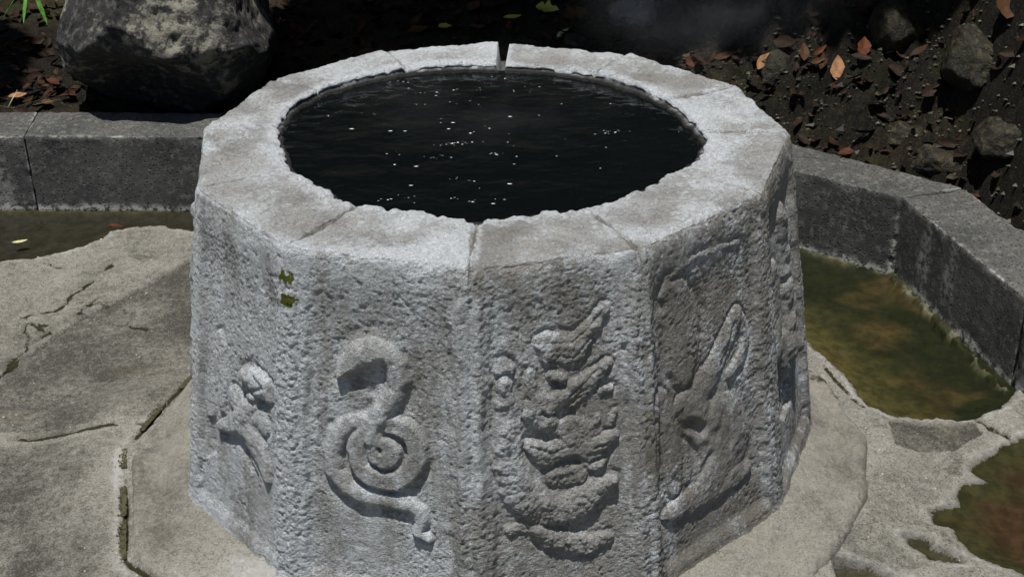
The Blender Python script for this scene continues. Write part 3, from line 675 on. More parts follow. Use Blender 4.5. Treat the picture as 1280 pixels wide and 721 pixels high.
for k, lst in ((4, [([(.16, .38, .035), (.165, .46, .03)], .02), ([(.17, .12, .03), (.19, .18, .04), (.185, .24, .03)], .034), ([(.19, .28, .035), (.20, .34, .05), (.18, .41, .045)], .040), ([(.10, .20, .02), (.12, .30, .03), (.10, .38, .025)], .012)]),
               (5, [([(.08, .10, .03), (.10, .20, .045), (.09, .30, .05), (.12, .38, .05), (.10, .46, .03)], .036)]),
               (11, [([(.20, .11, .035), (.21, .20, .05), (.20, .27, .05)], .036), ([(.17, .34, .04), (.19, .42, .05), (.16, .49, .03)], .030), ([(.08, .15, .04), (.10, .3, .05)], .026)])):
    c = Carver(k)
    for l_, h_ in lst: uvs(c, l_, h_)
    if k == 4: c.sink([(983, 462), (994, 462), (996, 500), (990, 525), (984, 520)], .02, 3)
    c.apply()
c = Carver(0)   # left creature
c.stroke([(302, 470, 10), (312, 478, 19), (322, 488, 16)], .026, .45); c.stroke([(318, 468, 7), (328, 482, 9), (330, 500, 8)], .020); c.line([(300, 484), (312, 490), (326, 486)], 3, .010)
c.stroke([(312, 500, 14), (302, 520, 20), (286, 532, 14), (274, 534, 8)], .022)
c.stroke([(300, 530, 26), (314, 556, 24), (324, 584, 16), (328, 600, 8)], .018, .3)
c.stroke([(290, 500, 18), (300, 520, 22), (320, 530, 18)], .014, .3)
c.stroke([(272, 420, 8), (276, 470, 10), (274, 510, 10)], .007)
c.sink([(256, 522), (266, 522), (266, 566), (258, 572)], .016, 3)
c.line([(300, 496), (312, 504), (324, 506)], 4, .012); c.line([(276, 545), (292, 552), (302, 572), (312, 596)], 6, .010)
c.apply()
# --- rim: every block sits a little differently
rgb = np.random.default_rng(77); bh = rgb.uniform(-.0035, .0035, 12); bt = rgb.uniform(-.012, .012, 12); btone = rgb.uniform(-.14, .12, 12)
btone[[0, 1, 8, 9]] += .10; btone[[2, 3]] -= .04
D += (rim+wall*sst(.03, 0, V_o))*(bh[fid]+bt[fid]*(s_-.5)*.5)[:, None]*sst(0, .012, deg); crust += rim*btone[fid][:, None]
rt = fbm(x*14, y*14, 0, 4, 130); rf = fbm(x*60, y*60, 0, 4, 131, .6)
D += rim*(.0034*rt+.0022*rf+.0018*(1-2*np.abs(fbm(x*45, y*45, 2, 3, 132)))+.0010*fbm(x*140, y*140, 0, 2, 138)-.003*sst(.2, .5, fbm(x*33, y*33, 6, 3, 139)))
crust += rim*(.60+.55*rt+.45*fbm(x*7, y*7, 0, 4, 133))
crust += rim*.60*sst(.30, .03, V_r+.16*rt+.06*rf)                          # white crust along the water edge
crust += rim*.12*sst(.8, 1., V_r)*np.isin(fid, (0, 1, 11))[:, None]
patina += rim*.35*sst(.0, .4, fbm(x*5, y*5, 3, 4, 134))*(.5+.5*np.isin(fid, (3, 4, 2, 5, 6)))[:, None]
crust -= rim*.28*sst(-.1, .4, fbm(x*4+3, y*4, 0, 3, 135))*np.isin(fid, (2, 3, 4, 5, 6, 7, 10))[:, None]
q = sst(.16+.1*rt, 0, V_r)*rim; D -= .010*q**2
mg_ = .010*sst(.1, .5, fbm(np.cos(th2)*16+0*x, np.sin(th2)*16+0*x, 0, 3, 142))*sst(.22, .0, V_r)*rim; D -= mg_
# joints between the stones
jw = .005*sst(-.3, .4, fbm(x*20, y*20, 3, 3, 136))+.0026
q = np.exp(-((deg+.009*rt+.004*rf)/jw)**2)*(rim+wall*sst(.05, 0, V_o)); patina += q*.9*rim; crust -= q*.5*rim; J = {8: .0, 10: 1., 9: .8, 11: 1., 7: .8, 3: 1., 2: .6, 1: .7, 0: .6, 4: .5, 5: .8, 6: .9}
for k, a in J.items(): D -= vtx(k)*q*.009*a
q = sst(.018, .004, deg+.016*rt+.006*rf)*rim*sst(-.35, .35, fbm(x*13, y*13, 7, 3, 137)); crust += q*.45
# lip irregularities at the outer arris
arr = np.exp(-((V_r-1)/.06)**2)*rim+np.exp(-(V_o/.03)**2)*wall
D -= arr*(.004*sst(.0, .5, fbm(x*25, y*25, z*25, 3, 140))+.002*sst(.1, .5, fbm(x*70, y*70, z*70, 2, 141)))
# the outlet notch at the back
tdist = np.abs(de-0)[:, None]
nq = vtx(8)*sst(.0145, .0085, tdist+.003*rf)
lower = nq*(rim*.055+0*wall)
crust += vtx(8)*rim*sst(.04, .012, tdist)*.5
# moss spots on corner 1
q = vtx(1)*wall*sst(.024, .004, np.abs(deg-.004)+.022*meso+.010*blob)*(np.exp(-((z-.628)/.014)**2)+.85*np.exp(-((z-.585)/.015)**2)+.3*np.exp(-((z-.53)/.02)**2))*sst(-.5, .2, fbm(x*110, y*110, z*60, 3, 150, .7)); moss += q*1.25
# --- inner wall
D += inner*(.004*fbm(x*22, y*22, z*22, 4, 160)); wet += inner*sst(-.002, .008, H-z+.006*rf)*.97; crust += inner*.2; wet += rim*sst(.05, .0, V_r+.06*rf+.05*rt)*.85
wet += rim*.0
Pn = B+N*D[..., None]
Pn[..., 2] -= lower
wn = vtx(8)*sst(.0145, .0085, tdist)*wall*sst(.10, .07, V_o)      # channel seen from behind
Pn[..., 2] = np.where((wn > 0) & (Pn[..., 2] > H-.055), Pn[..., 2]*(1-wn)+(H-.055)*wn, Pn[..., 2])
wn2 = vtx(8)*sst(.0145, .0085, tdist)*inner
Pn[..., 2] = np.where((wn2 > 0) & (Pn[..., 2] > H-.055), Pn[..., 2]*(1-wn2)+(H-.055)*wn2, Pn[..., 2])
wet += vtx(8)*sst(.013, .008, tdist)*(rim+wall*sst(.1, .07, V_o))*.8
V = Pn.reshape(-1, 3)
u, v = np.meshgrid(np.arange(NU), np.arange(NVt-1), indexing='ij'); un = (u+1) % NU
F = np.stack([u*NVt+v, un*NVt+v, un*NVt+v+1, u*NVt+v+1], -1).reshape(-1, 4)
if out > 0: pass
tri_n = np.cross(V[F[0:1, 1]]-V[F[0:1, 0]], V[F[0:1, 2]]-V[F[0:1, 0]])
if (tri_n[0, :2]@V[F[0, 0], :2]) > 0: F = F[:, ::-1]      # inner wall faces point inward
ff = np.repeat(fid, NVt-1); rl = relief.reshape(-1)[F].mean(1) > .5
A_ = dict(crust=crust.ravel(), patina=np.clip(patina, 0, 1).ravel(), moss=moss.ravel(), wet=np.clip(wet, 0, 1).ravel())
well = thing('stone_well', 'round grey stone well of twelve carved blocks brimming with dark steaming water', 'well')
rel_name = {0: 'carved_goat', 1: 'carved_snake', 2: 'carved_dragon', 3: 'carved_rabbit', 4: 'carved_animal', 5: 'carved_animal', 11: 'carved_animal'}
blk_lab = {0: 'narrow foreshortened block at the left with a knobbly carved head', 1: 'block carved with a coiled snake', 2: 'block carved with a scaly dragon', 3: 'brownish block carved with a rabbit', 8: 'back block right of the outlet notch'}
blk_lab = {0: 'block with a knobbly carved head, seen at a slant', 1: 'block carved with a coiled snake', 2: 'block carved with a scaly dragon', 3: 'brownish block carved with a long-eared rabbit'}
for k in range(12):
    b_ = obj('carved_block', sub('carved_block', V, F, (ff == k) & ~rl, A_), CRUST, well)
    if k in blk_lab: b_['label'] = blk_lab[k]
    s2 = (ff == k) & rl
    if s2.sum() > 50: obj(rel_name.get(k, 'carved_animal'), sub(rel_name.get(k, 'carving'), V, F, s2, A_), CRUST, b_)

# ------------------------------------------------------------------ plinth (its base slab)
NT = 1100; tt = np.linspace(-PI, PI, NT, endpoint=False); R0 = plinth_r(tt)
for _ in range(9): R0 = (np.roll(R0, 1)+2*R0+np.roll(R0, -1))/4
rs = np.concatenate([np.linspace(.50, 1.-.022, 110), 1-.022+.022*np.sin(np.linspace(0, PI/2, 14))[1:], np.full(8, 1.)+np.linspace(.002, .012, 8)])
zs = np.concatenate([np.zeros(110), -.022*(1-np.cos(np.linspace(0, PI/2, 14)))[1:], -.022-np.linspace(.006, .06, 8)])
RR = R0[:, None]*rs[None, :]+.006*fbm(np.cos(tt)*9, np.sin(tt)*9, 0, 3, 301)[:, None]*sst(.8, 1, rs)[None, :]
PX, PY = RR*np.cos(tt)[:, None], RR*np.sin(tt)[:, None]; PZ = np.zeros_like(PX)+zs[None, :]
PZ += .0055*fbm(PX*6, PY*6, 0, 4, 302)+.0022*fbm(PX*40, PY*40, 0, 4, 303)-.003*sst(.25, .5, fbm(PX*30, PY*30, 0, 3, 304))
chip = sst(.0, .5, fbm(PX*13, PY*13, 0, 4, 305, .6))*sst(.90, .99, rs)[None, :]; PZ -= .014*chip; PZ -= .004*(1-2*np.abs(fbm(PX*22, PY*22, 0, 4, 315, .6)))*sst(.86, .98, rs)[None, :]
eps = np.hypot(PX, PY); body_r = .69
PZ += .018*sst(.05, .0, eps-body_r-.005)                              # fillet up against the wall
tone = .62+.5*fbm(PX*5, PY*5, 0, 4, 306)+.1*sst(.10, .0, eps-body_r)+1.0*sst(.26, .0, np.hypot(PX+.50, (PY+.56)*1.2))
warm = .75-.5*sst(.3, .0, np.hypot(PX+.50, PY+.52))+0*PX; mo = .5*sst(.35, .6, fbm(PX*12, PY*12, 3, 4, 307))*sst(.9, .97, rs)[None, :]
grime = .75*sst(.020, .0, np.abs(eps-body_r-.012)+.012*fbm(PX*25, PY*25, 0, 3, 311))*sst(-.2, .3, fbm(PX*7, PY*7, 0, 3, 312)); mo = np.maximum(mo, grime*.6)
right = sst(-.1, .25, PX); mo = mo+right*.45*sst(.0, .4, fbm(PX*14, PY*14, 5, 4, 309))*sst(.94, .99, rs)[None, :]
F = gridfaces(NT, len(rs)); last = np.arange(len(rs)-1); F = np.concatenate([F, np.stack([(NT-1)*len(rs)+last, last, last+1, (NT-1)*len(rs)+last+1], 1)])
V = np.stack([PX.ravel(), PY.ravel(), PZ.ravel()], 1)
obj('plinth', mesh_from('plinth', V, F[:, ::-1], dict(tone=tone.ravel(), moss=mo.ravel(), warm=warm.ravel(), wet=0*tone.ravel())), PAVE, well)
# moss and grit in the gutter left of the plinth: clumpy strip
mossm = flat_mat('gutter_moss', (.018, .018, .007), (.06, .056, .026), .9, 120)
th_m = np.radians(np.linspace(-232, -118, 900)); Rm = plinth_r(th_m)
Vm = []; Fm = []
for i in range(5200):
    j = rng.integers(0, 900); r0 = Rm[j]+.010+abs(rng.normal())*.006; a = th_m[j]
    if vn(np.array([a*11]), np.array([0.]), 0, 5)[0] < -.25: continue
    s0 = rng.uniform(.0015, .0035); px_, py_ = r0*math.cos(a), r0*math.sin(a); b = len(Vm); zz = GZ+.001+.036*min(1, max(0, (1.06-r0)/.2))**1.0*(1 if py_ < .1 else max(0, (.35-py_)/.25))
    for (dx, dy, dz) in ((s0, 0, 0), (0, s0, 0), (-s0, 0, 0), (0, -s0, 0), (rng.normal()*s0*.3, rng.normal()*s0*.3, s0*rng.uniform(.6, 1.5))): Vm.append((px_+dx, py_+dy, zz+dz))
    Fm += [(b, b+1, b+4), (b+1, b+2, b+4), (b+2, b+3, b+4), (b+3, b, b+4)]
obj('gutter_moss', mesh_from('gutter_moss', Vm, Fm), mossm, well, kind='stuff')

n_ = 9000; sx, sy = rng.uniform(-1.5, 1.35, n_), rng.uniform(-.62, 1.2, n_); Ax = {}
hh, aa_, _, ib_, _ = ground_fields(sx, sy); rr_ = np.hypot(sx, sy); prr = plinth_r(np.arctan2(sy, sx))
kk_ = (rr_ > prr+.004) & ((aa_['moss'] > .25) | (rng.random(n_) < .16) | (rr_ < prr+.03)) & (ib_ < .5)
Vq = []; Fq = []
for x0, y0, z0 in zip(sx[kk_], sy[kk_], hh[kk_]):
    s0 = rng.uniform(.0008, .0024)*(1.8 if rng.random() < .08 else 1); b = len(Vq); jj = rng.uniform(.6, 1.3, 6)*s0
    Vq += [(x0+jj[0]*1.3, y0, z0), (x0, y0+jj[1], z0), (x0-jj[2]*1.3, y0, z0), (x0, y0-jj[3], z0), (x0, y0, z0+jj[4]*.9)]
    Fq += [(b, b+1, b+4), (b+1, b+2, b+4), (b+2, b+3, b+4), (b+3, b, b+4)]
m = Mat('grit'); obj('grit', mesh_from('grit', Vq, Fq, smooth=False), m.done(m.mix(m.ramp(m.noise(60, 2), .42, .58), (.06, .05, .035), (.40, .38, .33)), .8), kind='stuff', label='loose grit lying in the joints and on the grey slabs')
# ------------------------------------------------------------------ water in the well
nr, na = 120, 420
rr = np.linspace(0.0, 1, nr); aa = np.linspace(0, 2*PI, na, endpoint=False)
Rw = rin(aa)+.012
X = Rw[:, None]*rr[None, :]*np.cos(aa)[:, None]; Y = Rw[:, None]*rr[None, :]*np.sin(aa)[:, None]
WZ = H-.020
def wz(X, Y): return WZ+(.0018+.002*np.exp(-((X+.08)**2+(Y-.08)**2)/.05))*.8*fbm(X*14, Y*16, 0, 3, 400)+.0002*fbm(X*60, Y*90, 0, 2, 401)
Z = wz(X, Y)
F = gridfaces(na, nr); last = np.arange(nr-1); F = np.concatenate([F, np.stack([(na-1)*nr+last, last, last+1, (na-1)*nr+last+1], 1)])
o = obj('spring_water', mesh_from('spring_water', np.stack([X.ravel(), Y.ravel(), Z.ravel()], 1), F[:, ::-1]), POOL, kind='structure')
# sun glints on the water, painted as tiny whitish domes in lines
m = Mat('glint_white'); GLINT = m.done(m.mix(m.noise(90, 2), (.45, .5, .52), (.85, .88, .9)), .15, None, .8)
lines_px = [(400, 145, 425, 143, 6), (480, 90, 545, 88, 12), (530, 92, 620, 90, 22), (480, 102, 560, 100, 14), (500, 118, 545, 116, 12), (540, 117, 560, 115, 6), (600, 97, 640, 98, 9), (560, 110, 650, 114, 14), (640, 116, 690, 120, 6), (520, 132, 590, 128, 8), (545, 180, 610, 176, 26), (535, 181, 570, 178, 12), (480, 193, 495, 190, 6), (525, 196, 565, 194, 10), (595, 195, 640, 190, 12), (740, 168, 790, 162, 18), (690, 170, 740, 180, 6), (565, 222, 600, 226, 9), (470, 252, 500, 245, 14), (505, 247, 525, 243, 6), (566, 247, 595, 250, 12), (618, 248, 632, 250, 4), (845, 163, 860, 161, 4), (440, 140, 475, 142, 5), (590, 150, 640, 170, 8), (550, 160, 600, 165, 10)]
pts = []
for x0, y0, x1, y1, n in lines_px:
    for i in range(n):
        t = rng.random(); pts.append((x0+(x1-x0)*t+rng.normal()*1.5, y0+(y1-y0)*t+rng.normal()*1.2, rng.uniform(.0003, .0006+.0004*rng.random())))
for i in range(45): pts.append((rng.normal(600, 105), rng.uniform(95, 255), rng.uniform(.0005, .0012)))
Vb = []; Fb = []
for px_, py_, r in pts:
    p = at(px_, py_, WZ+.001)
    if math.hypot(p[0], p[1]) > float(rin(math.atan2(p[1], p[0])))-.02: continue
    b = len(Vb); K = 8; ex = rng.uniform(1.6, 5.5); p[2] = float(wz(p[0], p[1]))+.0006
    for j in range(4):
        e = j/3*PI/2*.98
        for i in range(K): a = 2*PI*i/K; Vb.append((p[0]+ex*r*math.cos(e)*math.cos(a), p[1]+r*math.cos(e)*math.sin(a), p[2]-.001+r*math.sin(e)*.8))
    for j in range(3):
        for i in range(K): Fb.append((b+j*K+i, b+j*K+(i+1) % K, b+(j+1)*K+(i+1) % K, b+(j+1)*K+i))
o = obj('glint_specks', mesh_from('glint_specks', Vb, Fb), GLINT, kind='stuff'); o['label'] = 'tiny pale specks painted as sun glints on the dark spring water'; o['category'] = 'glint_specks'

# ------------------------------------------------------------------ rocks
def rockmesh(name, size, seed, n=90, facet=.12, rough=.05, shape=None):
    m_ = n*2; ph = np.linspace(-PI/2, PI/2, n); la = np.linspace(0, 2*PI, m_, endpoint=False); LA, PH = np.meshgrid(la, ph, indexing='ij')
    d = np.stack([np.cos(PH)*np.cos(LA), np.cos(PH)*np.sin(LA), np.sin(PH)], -1)
    g = np.random.default_rng(seed); k = g.normal(size=(22, 3)); k /= np.linalg.norm(k, axis=1, keepdims=True); kk = g.uniform(.78, 1.05, 22)
    rad = np.min(np.where((d@k.T) > .15, kk/np.maximum(d@k.T, .15), 3.), axis=-1); rad = np.minimum(rad, 1.25)
    rad = rad*(1-facet)+facet
    q = d*rad[..., None]; nn_ = rad*0
    nz = rough*fbm(q[..., 0]*3+seed, q[..., 1]*3, q[..., 2]*3, 5, seed, .55)+rough*.5*(1-2*np.abs(fbm(q[..., 0]*7, q[..., 1]*7+seed, q[..., 2]*7, 4, seed+3, .6)))
    q = q*(1+nz)[..., None]*np.array(size)
    if shape: q = shape(q, d)
    V = q.reshape(-1, 3); F = gridfaces(m_, n); last = np.arange(n-1); F = np.concatenate([F, np.stack([(m_-1)*n+last, last, last+1, (m_-1)*n+last+1], 1)])
    return mesh_from(name, V, F)
def bshape(q, d):
    k4 = np.minimum((np.abs(d)**4).sum(-1)**-.25, 1.22)*.90; q = q*k4[..., None]; z = q[..., 2]
    q[..., 1] -= .30*np.clip(z+.18, 0, .22)*sst(.3, -.6, d[..., 1])*1.2       # brow leaning out over the kerb
    s_k = sst(-.02, .05, z+.03*fbm(q[..., 0]*7, q[..., 1]*3, 0, 3, 3)+.02*q[..., 0])
    q[..., 1] -= .05*s_k*sst(.0, -.5, d[..., 1])
    q[..., 1] += .35*np.clip(z-.06, 0, 1)*sst(.2, -.6, d[..., 1])
    low = np.clip(-z-.02, 0, 1); q[..., 0] *= 1-.9*low; q[..., 1] += .5*low*sst(.0, -.5, d[..., 1])
    f = .016*s_k*(1-2*np.abs(fbm(q[..., 0]*9, q[..., 1]*9, q[..., 2]*14, 4, 77, .6)))*sst(.1, -.4, d[..., 1])
    q[..., 1] -= f; q[..., 2] += f*.6
    return q
o = obj('boulder', rockmesh('boulder', (.335, .44, .42), 22, 190, .02, .035, bshape), BOULD)
o.location = (-1.085, 1.95, .37); o['label'] = 'big dark boulder with a pale crusted top overhanging the left kerb'; o['category'] = 'boulder'
rk_list = [((800, 18), (.10, .07, .07), PROCK, 'pale grey stone in the leaf litter behind the outlet notch'),
           ((860, 30), (.15, .10, .08), WROCK, 'dark wet stone just right of the pale grey one'),
           ((975, 82), (.06, .05, .05), WROCK, 'small grey-tan stone between the two tan leaves'),
           ((1183, 200), (.09, .06, .05), WROCK, 'yellowish wet stone close behind the right kerb'),
           ((1135, 165), (.06, .05, .04), WROCK, 'small wet stone in the middle of the right slope'),
           ((1235, 70), (.12, .10, .09), WROCK, 'dark wet rock near the upper right corner'),
           ((930, 20), (.14, .1, .12), WROCK, 'large dark rock high on the slope above the tan leaves'),
           ((1125, 25), (.10, .08, .14), WROCK, 'upright dark rock streaked by the trickle'),
           ((1262, 170), (.09, .07, .06), WROCK, 'wet stone at the right edge of the photo'),
           ((720, 52), (.05, .04, .03), WROCK, 'small brown stone just behind the rim of the well')]
for i, ((px_, py_), sz, mt, lab) in enumerate(rk_list):
    p = on_hill(px_, py_); o = obj('rock', rockmesh('rock', sz, 40+i, 42, .1, .09), mt); o.location = (p[0], p[1]+sz[1]*.55, p[2]-sz[2]*.42); o.rotation_euler = (0, 0, rng.uniform(0, 6))
    o['label'] = lab; o['category'] = 'rock'; o['group'] = 'rocks on the dark slope'
# ------------------------------------------------------------------ leaves
def leafmesh(L, Wd, curl, seed, pointed=1.2, n=12, kind='oval'):
    g = np.random.default_rng(seed); V = []; F = []
    for i in range(n+1):
        t = i/n; w = Wd/2*math.sin(PI*min(1, t**.85))**(1/pointed)*(1+.08*g.normal()) if 0 < i < n else .0008
        if kind == 'lobed': w *= .55+.75*abs(math.sin(t*PI*3.1))
        z = curl*L*(t-.5)**2*4; 
        for s in (-1, -.5, 0, .5, 1):
            V.append(((t-.5)*L, s*w+.03*L*math.sin(t*4+seed), z+abs(s)*w*.35+.004*g.normal()*L))
    for i in range(n):
        for j in range(4): a = i*5+j; F.append((a, a+5, a+6, a+1))
    return V, F
def leaf_mat(name, c1, c2, rough=.65):
    m = Mat(name); n = m.noise(55, 5, .65); w = m.n.new('ShaderNodeTexWave'); w.inputs['Scale'].default_value = 90; w.inputs['Distortion'].default_value = 1; m.l.new(m.tc, w.inputs[0])
    mt = m.done(m.mix(m.ramp(n, .35, .65), c1, c2), rough, m.bump(w.outputs['Fac'], .0004, .4), .12); return mt
LM = dict(tan=leaf_mat('tan_leaf', (.15, .075, .034), (.26, .14, .07)), red=leaf_mat('red_leaf', (.045, .012, .004), (.085, .026, .009)), brown=leaf_mat('brown_leaf', (.032, .015, .006), (.065, .031, .013)), dark=leaf_mat('dark_leaf', (.010, .006, .004), (.024, .012, .007)),
          yellow=leaf_mat('yellow_green_leaf', (.20, .22, .03), (.34, .33, .07)), straw=leaf_mat('straw_leaf', (.36, .34, .16), (.48, .45, .25)), green=leaf_mat('green_leaf', (.05, .16, .02), (.11, .27, .05)))
lv = [(953, 83, 32, 55, 'tan', 'small orange-tan leaf nearest the rim on the right slope', 0.42), (1045, 93, 40, 88, 'tan', 'largest pale tan leaf standing upright on the right slope', .5),
      (1077, 66, 32, 80, 'red', 'reddish leaf just above the pale tan one', .55), (1003, 72, 28, 85, 'brown', 'dark brown upright leaf left of the pale tan one', .45), (1023, 70, 24, 35, 'red', 'narrow leaf tilted beside the dark brown one', .3),
      (1020, 83, 22, 15, 'brown', 'curled brown leaf lying under the narrow one', .4), (1258, 14, 46, 70, 'brown', 'big brown leaf in the upper right corner', .7), (640, 28, 26, 15, 'yellow', 'bright yellow-green leaf above the outlet notch', .4),
      (684, 18, 34, -15, 'yellow', 'lobed yellow-green leaf right of the notch', .7), (556, 39, 20, 5, 'yellow', 'small olive leaf behind the back rim', .6), (719, 26, 40, 30, 'brown', 'crumpled tan-brown maple leaf', .8),
      (703, 48, 28, 50, 'straw', 'pale straw-coloured leaf touching the back rim', .35), (765, 22, 26, 0, 'red', 'rust-coloured leaf next to the pale grey stone', .6), (523, 44, 30, 30, 'brown', 'brown leaf behind the back-left rim', .6),
      (592, 14, 28, 70, 'brown', 'brown leaf lying high above the back rim', .6), (598, 40, 24, 0, 'brown', 'dull brown leaf just left of the notch', .5), (500, 14, 26, 140, 'dark', 'dark leaf in the litter beside the boulder shade', .6),
      (905, 76, 34, 12, 'brown', 'long brown leaf lying flat close to the rim', .3), (760, 3, 38, 10, 'tan', 'reddish tan leaf at the upper edge', .5), (1078, 12, 34, 60, 'dark', 'dark leaf on the rock at the top', .5),
      (25, 126, 24, 20, 'tan', 'orange-brown leaf between kerb and boulder at the left', .5), (62, 134, 18, 0, 'brown', 'little brown leaf against the boulder foot', .6),
      (860, 150, 26, 40, 'dark', 'x', .5), (1160, 120, 30, 30, 'dark', 'dark leaf in the middle of the right slope', .5), (935, 60, 34, 100, 'dark', 'x', .6), (1222, 110, 30, 110, 'dark', 'dark leaf towards the right edge', .5), (1120, 95, 30, 150, 'dark', 'dark leaf right of the reddish leaf', .5)]
def place_leaf(p, L, ang, mt, lab, wr, seed, kind='oval', tilt=.0, cat='leaf', grp='fallen leaves', name='fallen_leaf'):
    V_, F_ = leafmesh(L, L*wr, rng.uniform(.03, .12), seed, kind=kind); o = obj(name, mesh_from(name, V_, F_), LM[mt] if isinstance(mt, str) else mt)
    o.rotation_euler = (0, 0, 0); R = Matrix.Rotation(tilt, 4, 'X')@Matrix.Rotation(math.radians(ang), 4, 'Z')
    o.matrix_world = Matrix.Translation(Vector(p))@R
    o['label'] = lab; o['category'] = cat
    if grp: o['group'] = grp
    return o
for i, (px_, py_, Lp, an, mt, lab, wr) in enumerate(lv):
    if lab == 'x': continue
    p = on_hill(px_, py_); d = np.linalg.norm(p-CAM); L = Lp*d/FOC
    tl = .75 if px_ > 880 else .25
    place_leaf((p[0], p[1]-.012, p[2]+.02), L*.88, an, mt, lab, wr, i, 'lobed' if i in (8, 10) else 'oval', tl)
p = at(25, 303, WL+.004); place_leaf(p, .045, 25, 'straw', 'pale straw leaf floating in the left puddle', .4, 50)
p = at(145, 283, WL+.004); place_leaf(p, .05, -10, 'red', 'red-brown leaf floating in the left puddle near the kerb', .35, 51)
# leaf litter (uncountable)
LITB = leaf_mat('litter_brown', (.016, .008, .004), (.045, .022, .011)); LITR = leaf_mat('litter_rust', (.03, .009, .004), (.065, .022, .010))
V_a = []; F_a = {k: [] for k in ('brown', 'dark', 'red')}
Vs = {k: [] for k in F_a}
sx, sy = rng.uniform(-2.1, 2.6, 6500), rng.uniform(.4, 4.1, 6500); ok_ = behind(sx, sy) & ~((sx > .5) & (rng.random(6500) < .15)); sx, sy = sx[ok_], sy[ok_]; sz_ = hill(sx, sy)
for i, (x0, y0, zh) in enumerate(zip(sx, sy, sz_)):
    k = 'dark' if rng.random() < (.62 if x0 < .5 else .8) else ('brown' if rng.random() < .8 else 'red')
    Lf = rng.uniform(.03, .075); vv, f_ = leafmesh(Lf, Lf*rng.uniform(.35, .6), rng.uniform(0, .2), i, n=4)
    M = Matrix.Rotation(rng.uniform(0, 6.28), 3, 'Z')@Matrix.Rotation(rng.normal()*.5, 3, 'X')@Matrix.Rotation(rng.normal()*.3, 3, 'Y')
    z0 = zh+.010+rng.uniform(0, .01); b = len(Vs[k])
    Vs[k] += (np.array(vv)@np.array(M).T+(x0, y0, z0)).tolist()
    F_a[k] += [tuple(a+b for a in q_) for q_ in f_]
for k in F_a: obj('leaf_litter', mesh_from('leaf_litter', Vs[k], F_a[k]), LM['dark'] if k == 'dark' else LITB if k == 'brown' else LITR, kind='stuff', label='dark damp fallen leaves covering the slope behind the kerb')
# wet gravel and grit on the right slope
Vg = []; Fg = []
sx, sy = rng.uniform(.5, 2.5, 15000), rng.uniform(.35, 3.2, 15000); ok_ = behind(sx, sy); sx, sy = sx[ok_], sy[ok_]; sz_ = hill(sx, sy)
for x0, y0, zh in zip(sx, sy, sz_):
    s0 = rng.uniform(.002, .008)*(2.2 if rng.random() < .06 else 1); z0 = zh+s0*.25; b = len(Vg)
    jj = rng.uniform(.65, 1.3, 6)*s0
    Vg += [(x0+jj[0]*1.3, y0, z0), (x0, y0+jj[1], z0), (x0-jj[2]*1.3, y0, z0), (x0, y0-jj[3], z0), (x0+rng.normal()*s0*.3, y0+rng.normal()*s0*.3, z0+jj[4]*.7), (x0, y0, z0-s0)]
    Fg += [(b, b+1, b+4), (b+1, b+2, b+4), (b+2, b+3, b+4), (b+3, b, b+4)]
m = Mat('wet_gravel'); n = m.noise(14, 3); m.b.inputs['Coat Weight'].default_value = .12; m.b.inputs['Coat Roughness'].default_value = .1; GRV = m.done(m.mix(m.ramp(n, .4, .65), (.007, .006, .003), (.034, .030, .013)), .5, None, .3)
obj('wet_gravel', mesh_from('wet_gravel', Vg, Fg, smooth=False), GRV, kind='stuff', label='wet glinting gravel on the slope behind the right kerb')
# ------------------------------------------------------------------ green plant top left, dry grass
pl = thing('leafy_plant', 'bright green pointed leaves hanging in at the upper left corner', 'plant', (-1.62, 2.05, .12))
def blade(p0, p1, w0, mt, name, parent, sag=.02):
    p0, p1 = np.array(p0), np.array(p1); d = p1-p0; L = np.linalg.norm(d); d = d/L; sd = np.cross(d, (0, .3, 1)); sd /= np.linalg.norm(sd); n = 10; V_ = []; F_ = []
    for i in range(n+1):
        t = i/n; c_ = p0+d*L*t+np.array((0, 0, -1))*sag*t*t; w_ = w0*math.sin(PI*min(.999, t*.96+.02))**.8
        for s in (-1, 0, 1): V_.append(tuple(c_+sd*w_*s+np.array((0, 0, .25*w_*abs(s)))))
    for i in range(n):
        for j in (0, 1): a = i*3+j; F_.append((a, a+3, a+4, a+1))
    o = obj(name, mesh_from(name, V_, F_), mt, parent); 
    if parent: o.matrix_parent_inverse = parent.matrix_world.inverted()
    return o
bpy.context.view_layer.update()
def aty(px_, py_, Yd): v = ray(px_, py_); return CAM+v*(Yd-CAM[1])/v[1]
for (a, b, w_) in (((30, -14), (2, 16), .010), ((34, -12), (28, 22), .008), ((40, -14), (58, 24), .011), ((20, -20), (-16, 0), .012), ((45, -24), (70, -6), .010), ((30, -30), (20, -60), .012), ((36, -20), (60, -50), .012)):
    blade(aty(*a, 1.75), aty(*b, 1.70), w_, LM['green'], 'leaf', pl)
a0 = aty(34, -14, 1.75); c0 = (-2.25, 1.95, .12)
blade(c0, a0, .004, LM['green'], 'stem', pl, 0)
straw = leaf_mat('dry_grass', (.40, .36, .18), (.55, .50, .30))
gt = thing('grass_tuft', 'dry bent grass blades beside the boulder at the left kerb', 'grass')
for (a, b, w_) in (((5, 139), (62, 121), .0035), ((-20, 130), (30, 137), .003), ((40, 132), (75, 124), .002), ((10, 134), (22, 112), .002)):
    blade(aty(*a, 1.56), aty(*b, 1.60), w_, straw, 'grass_blade', gt, 0)

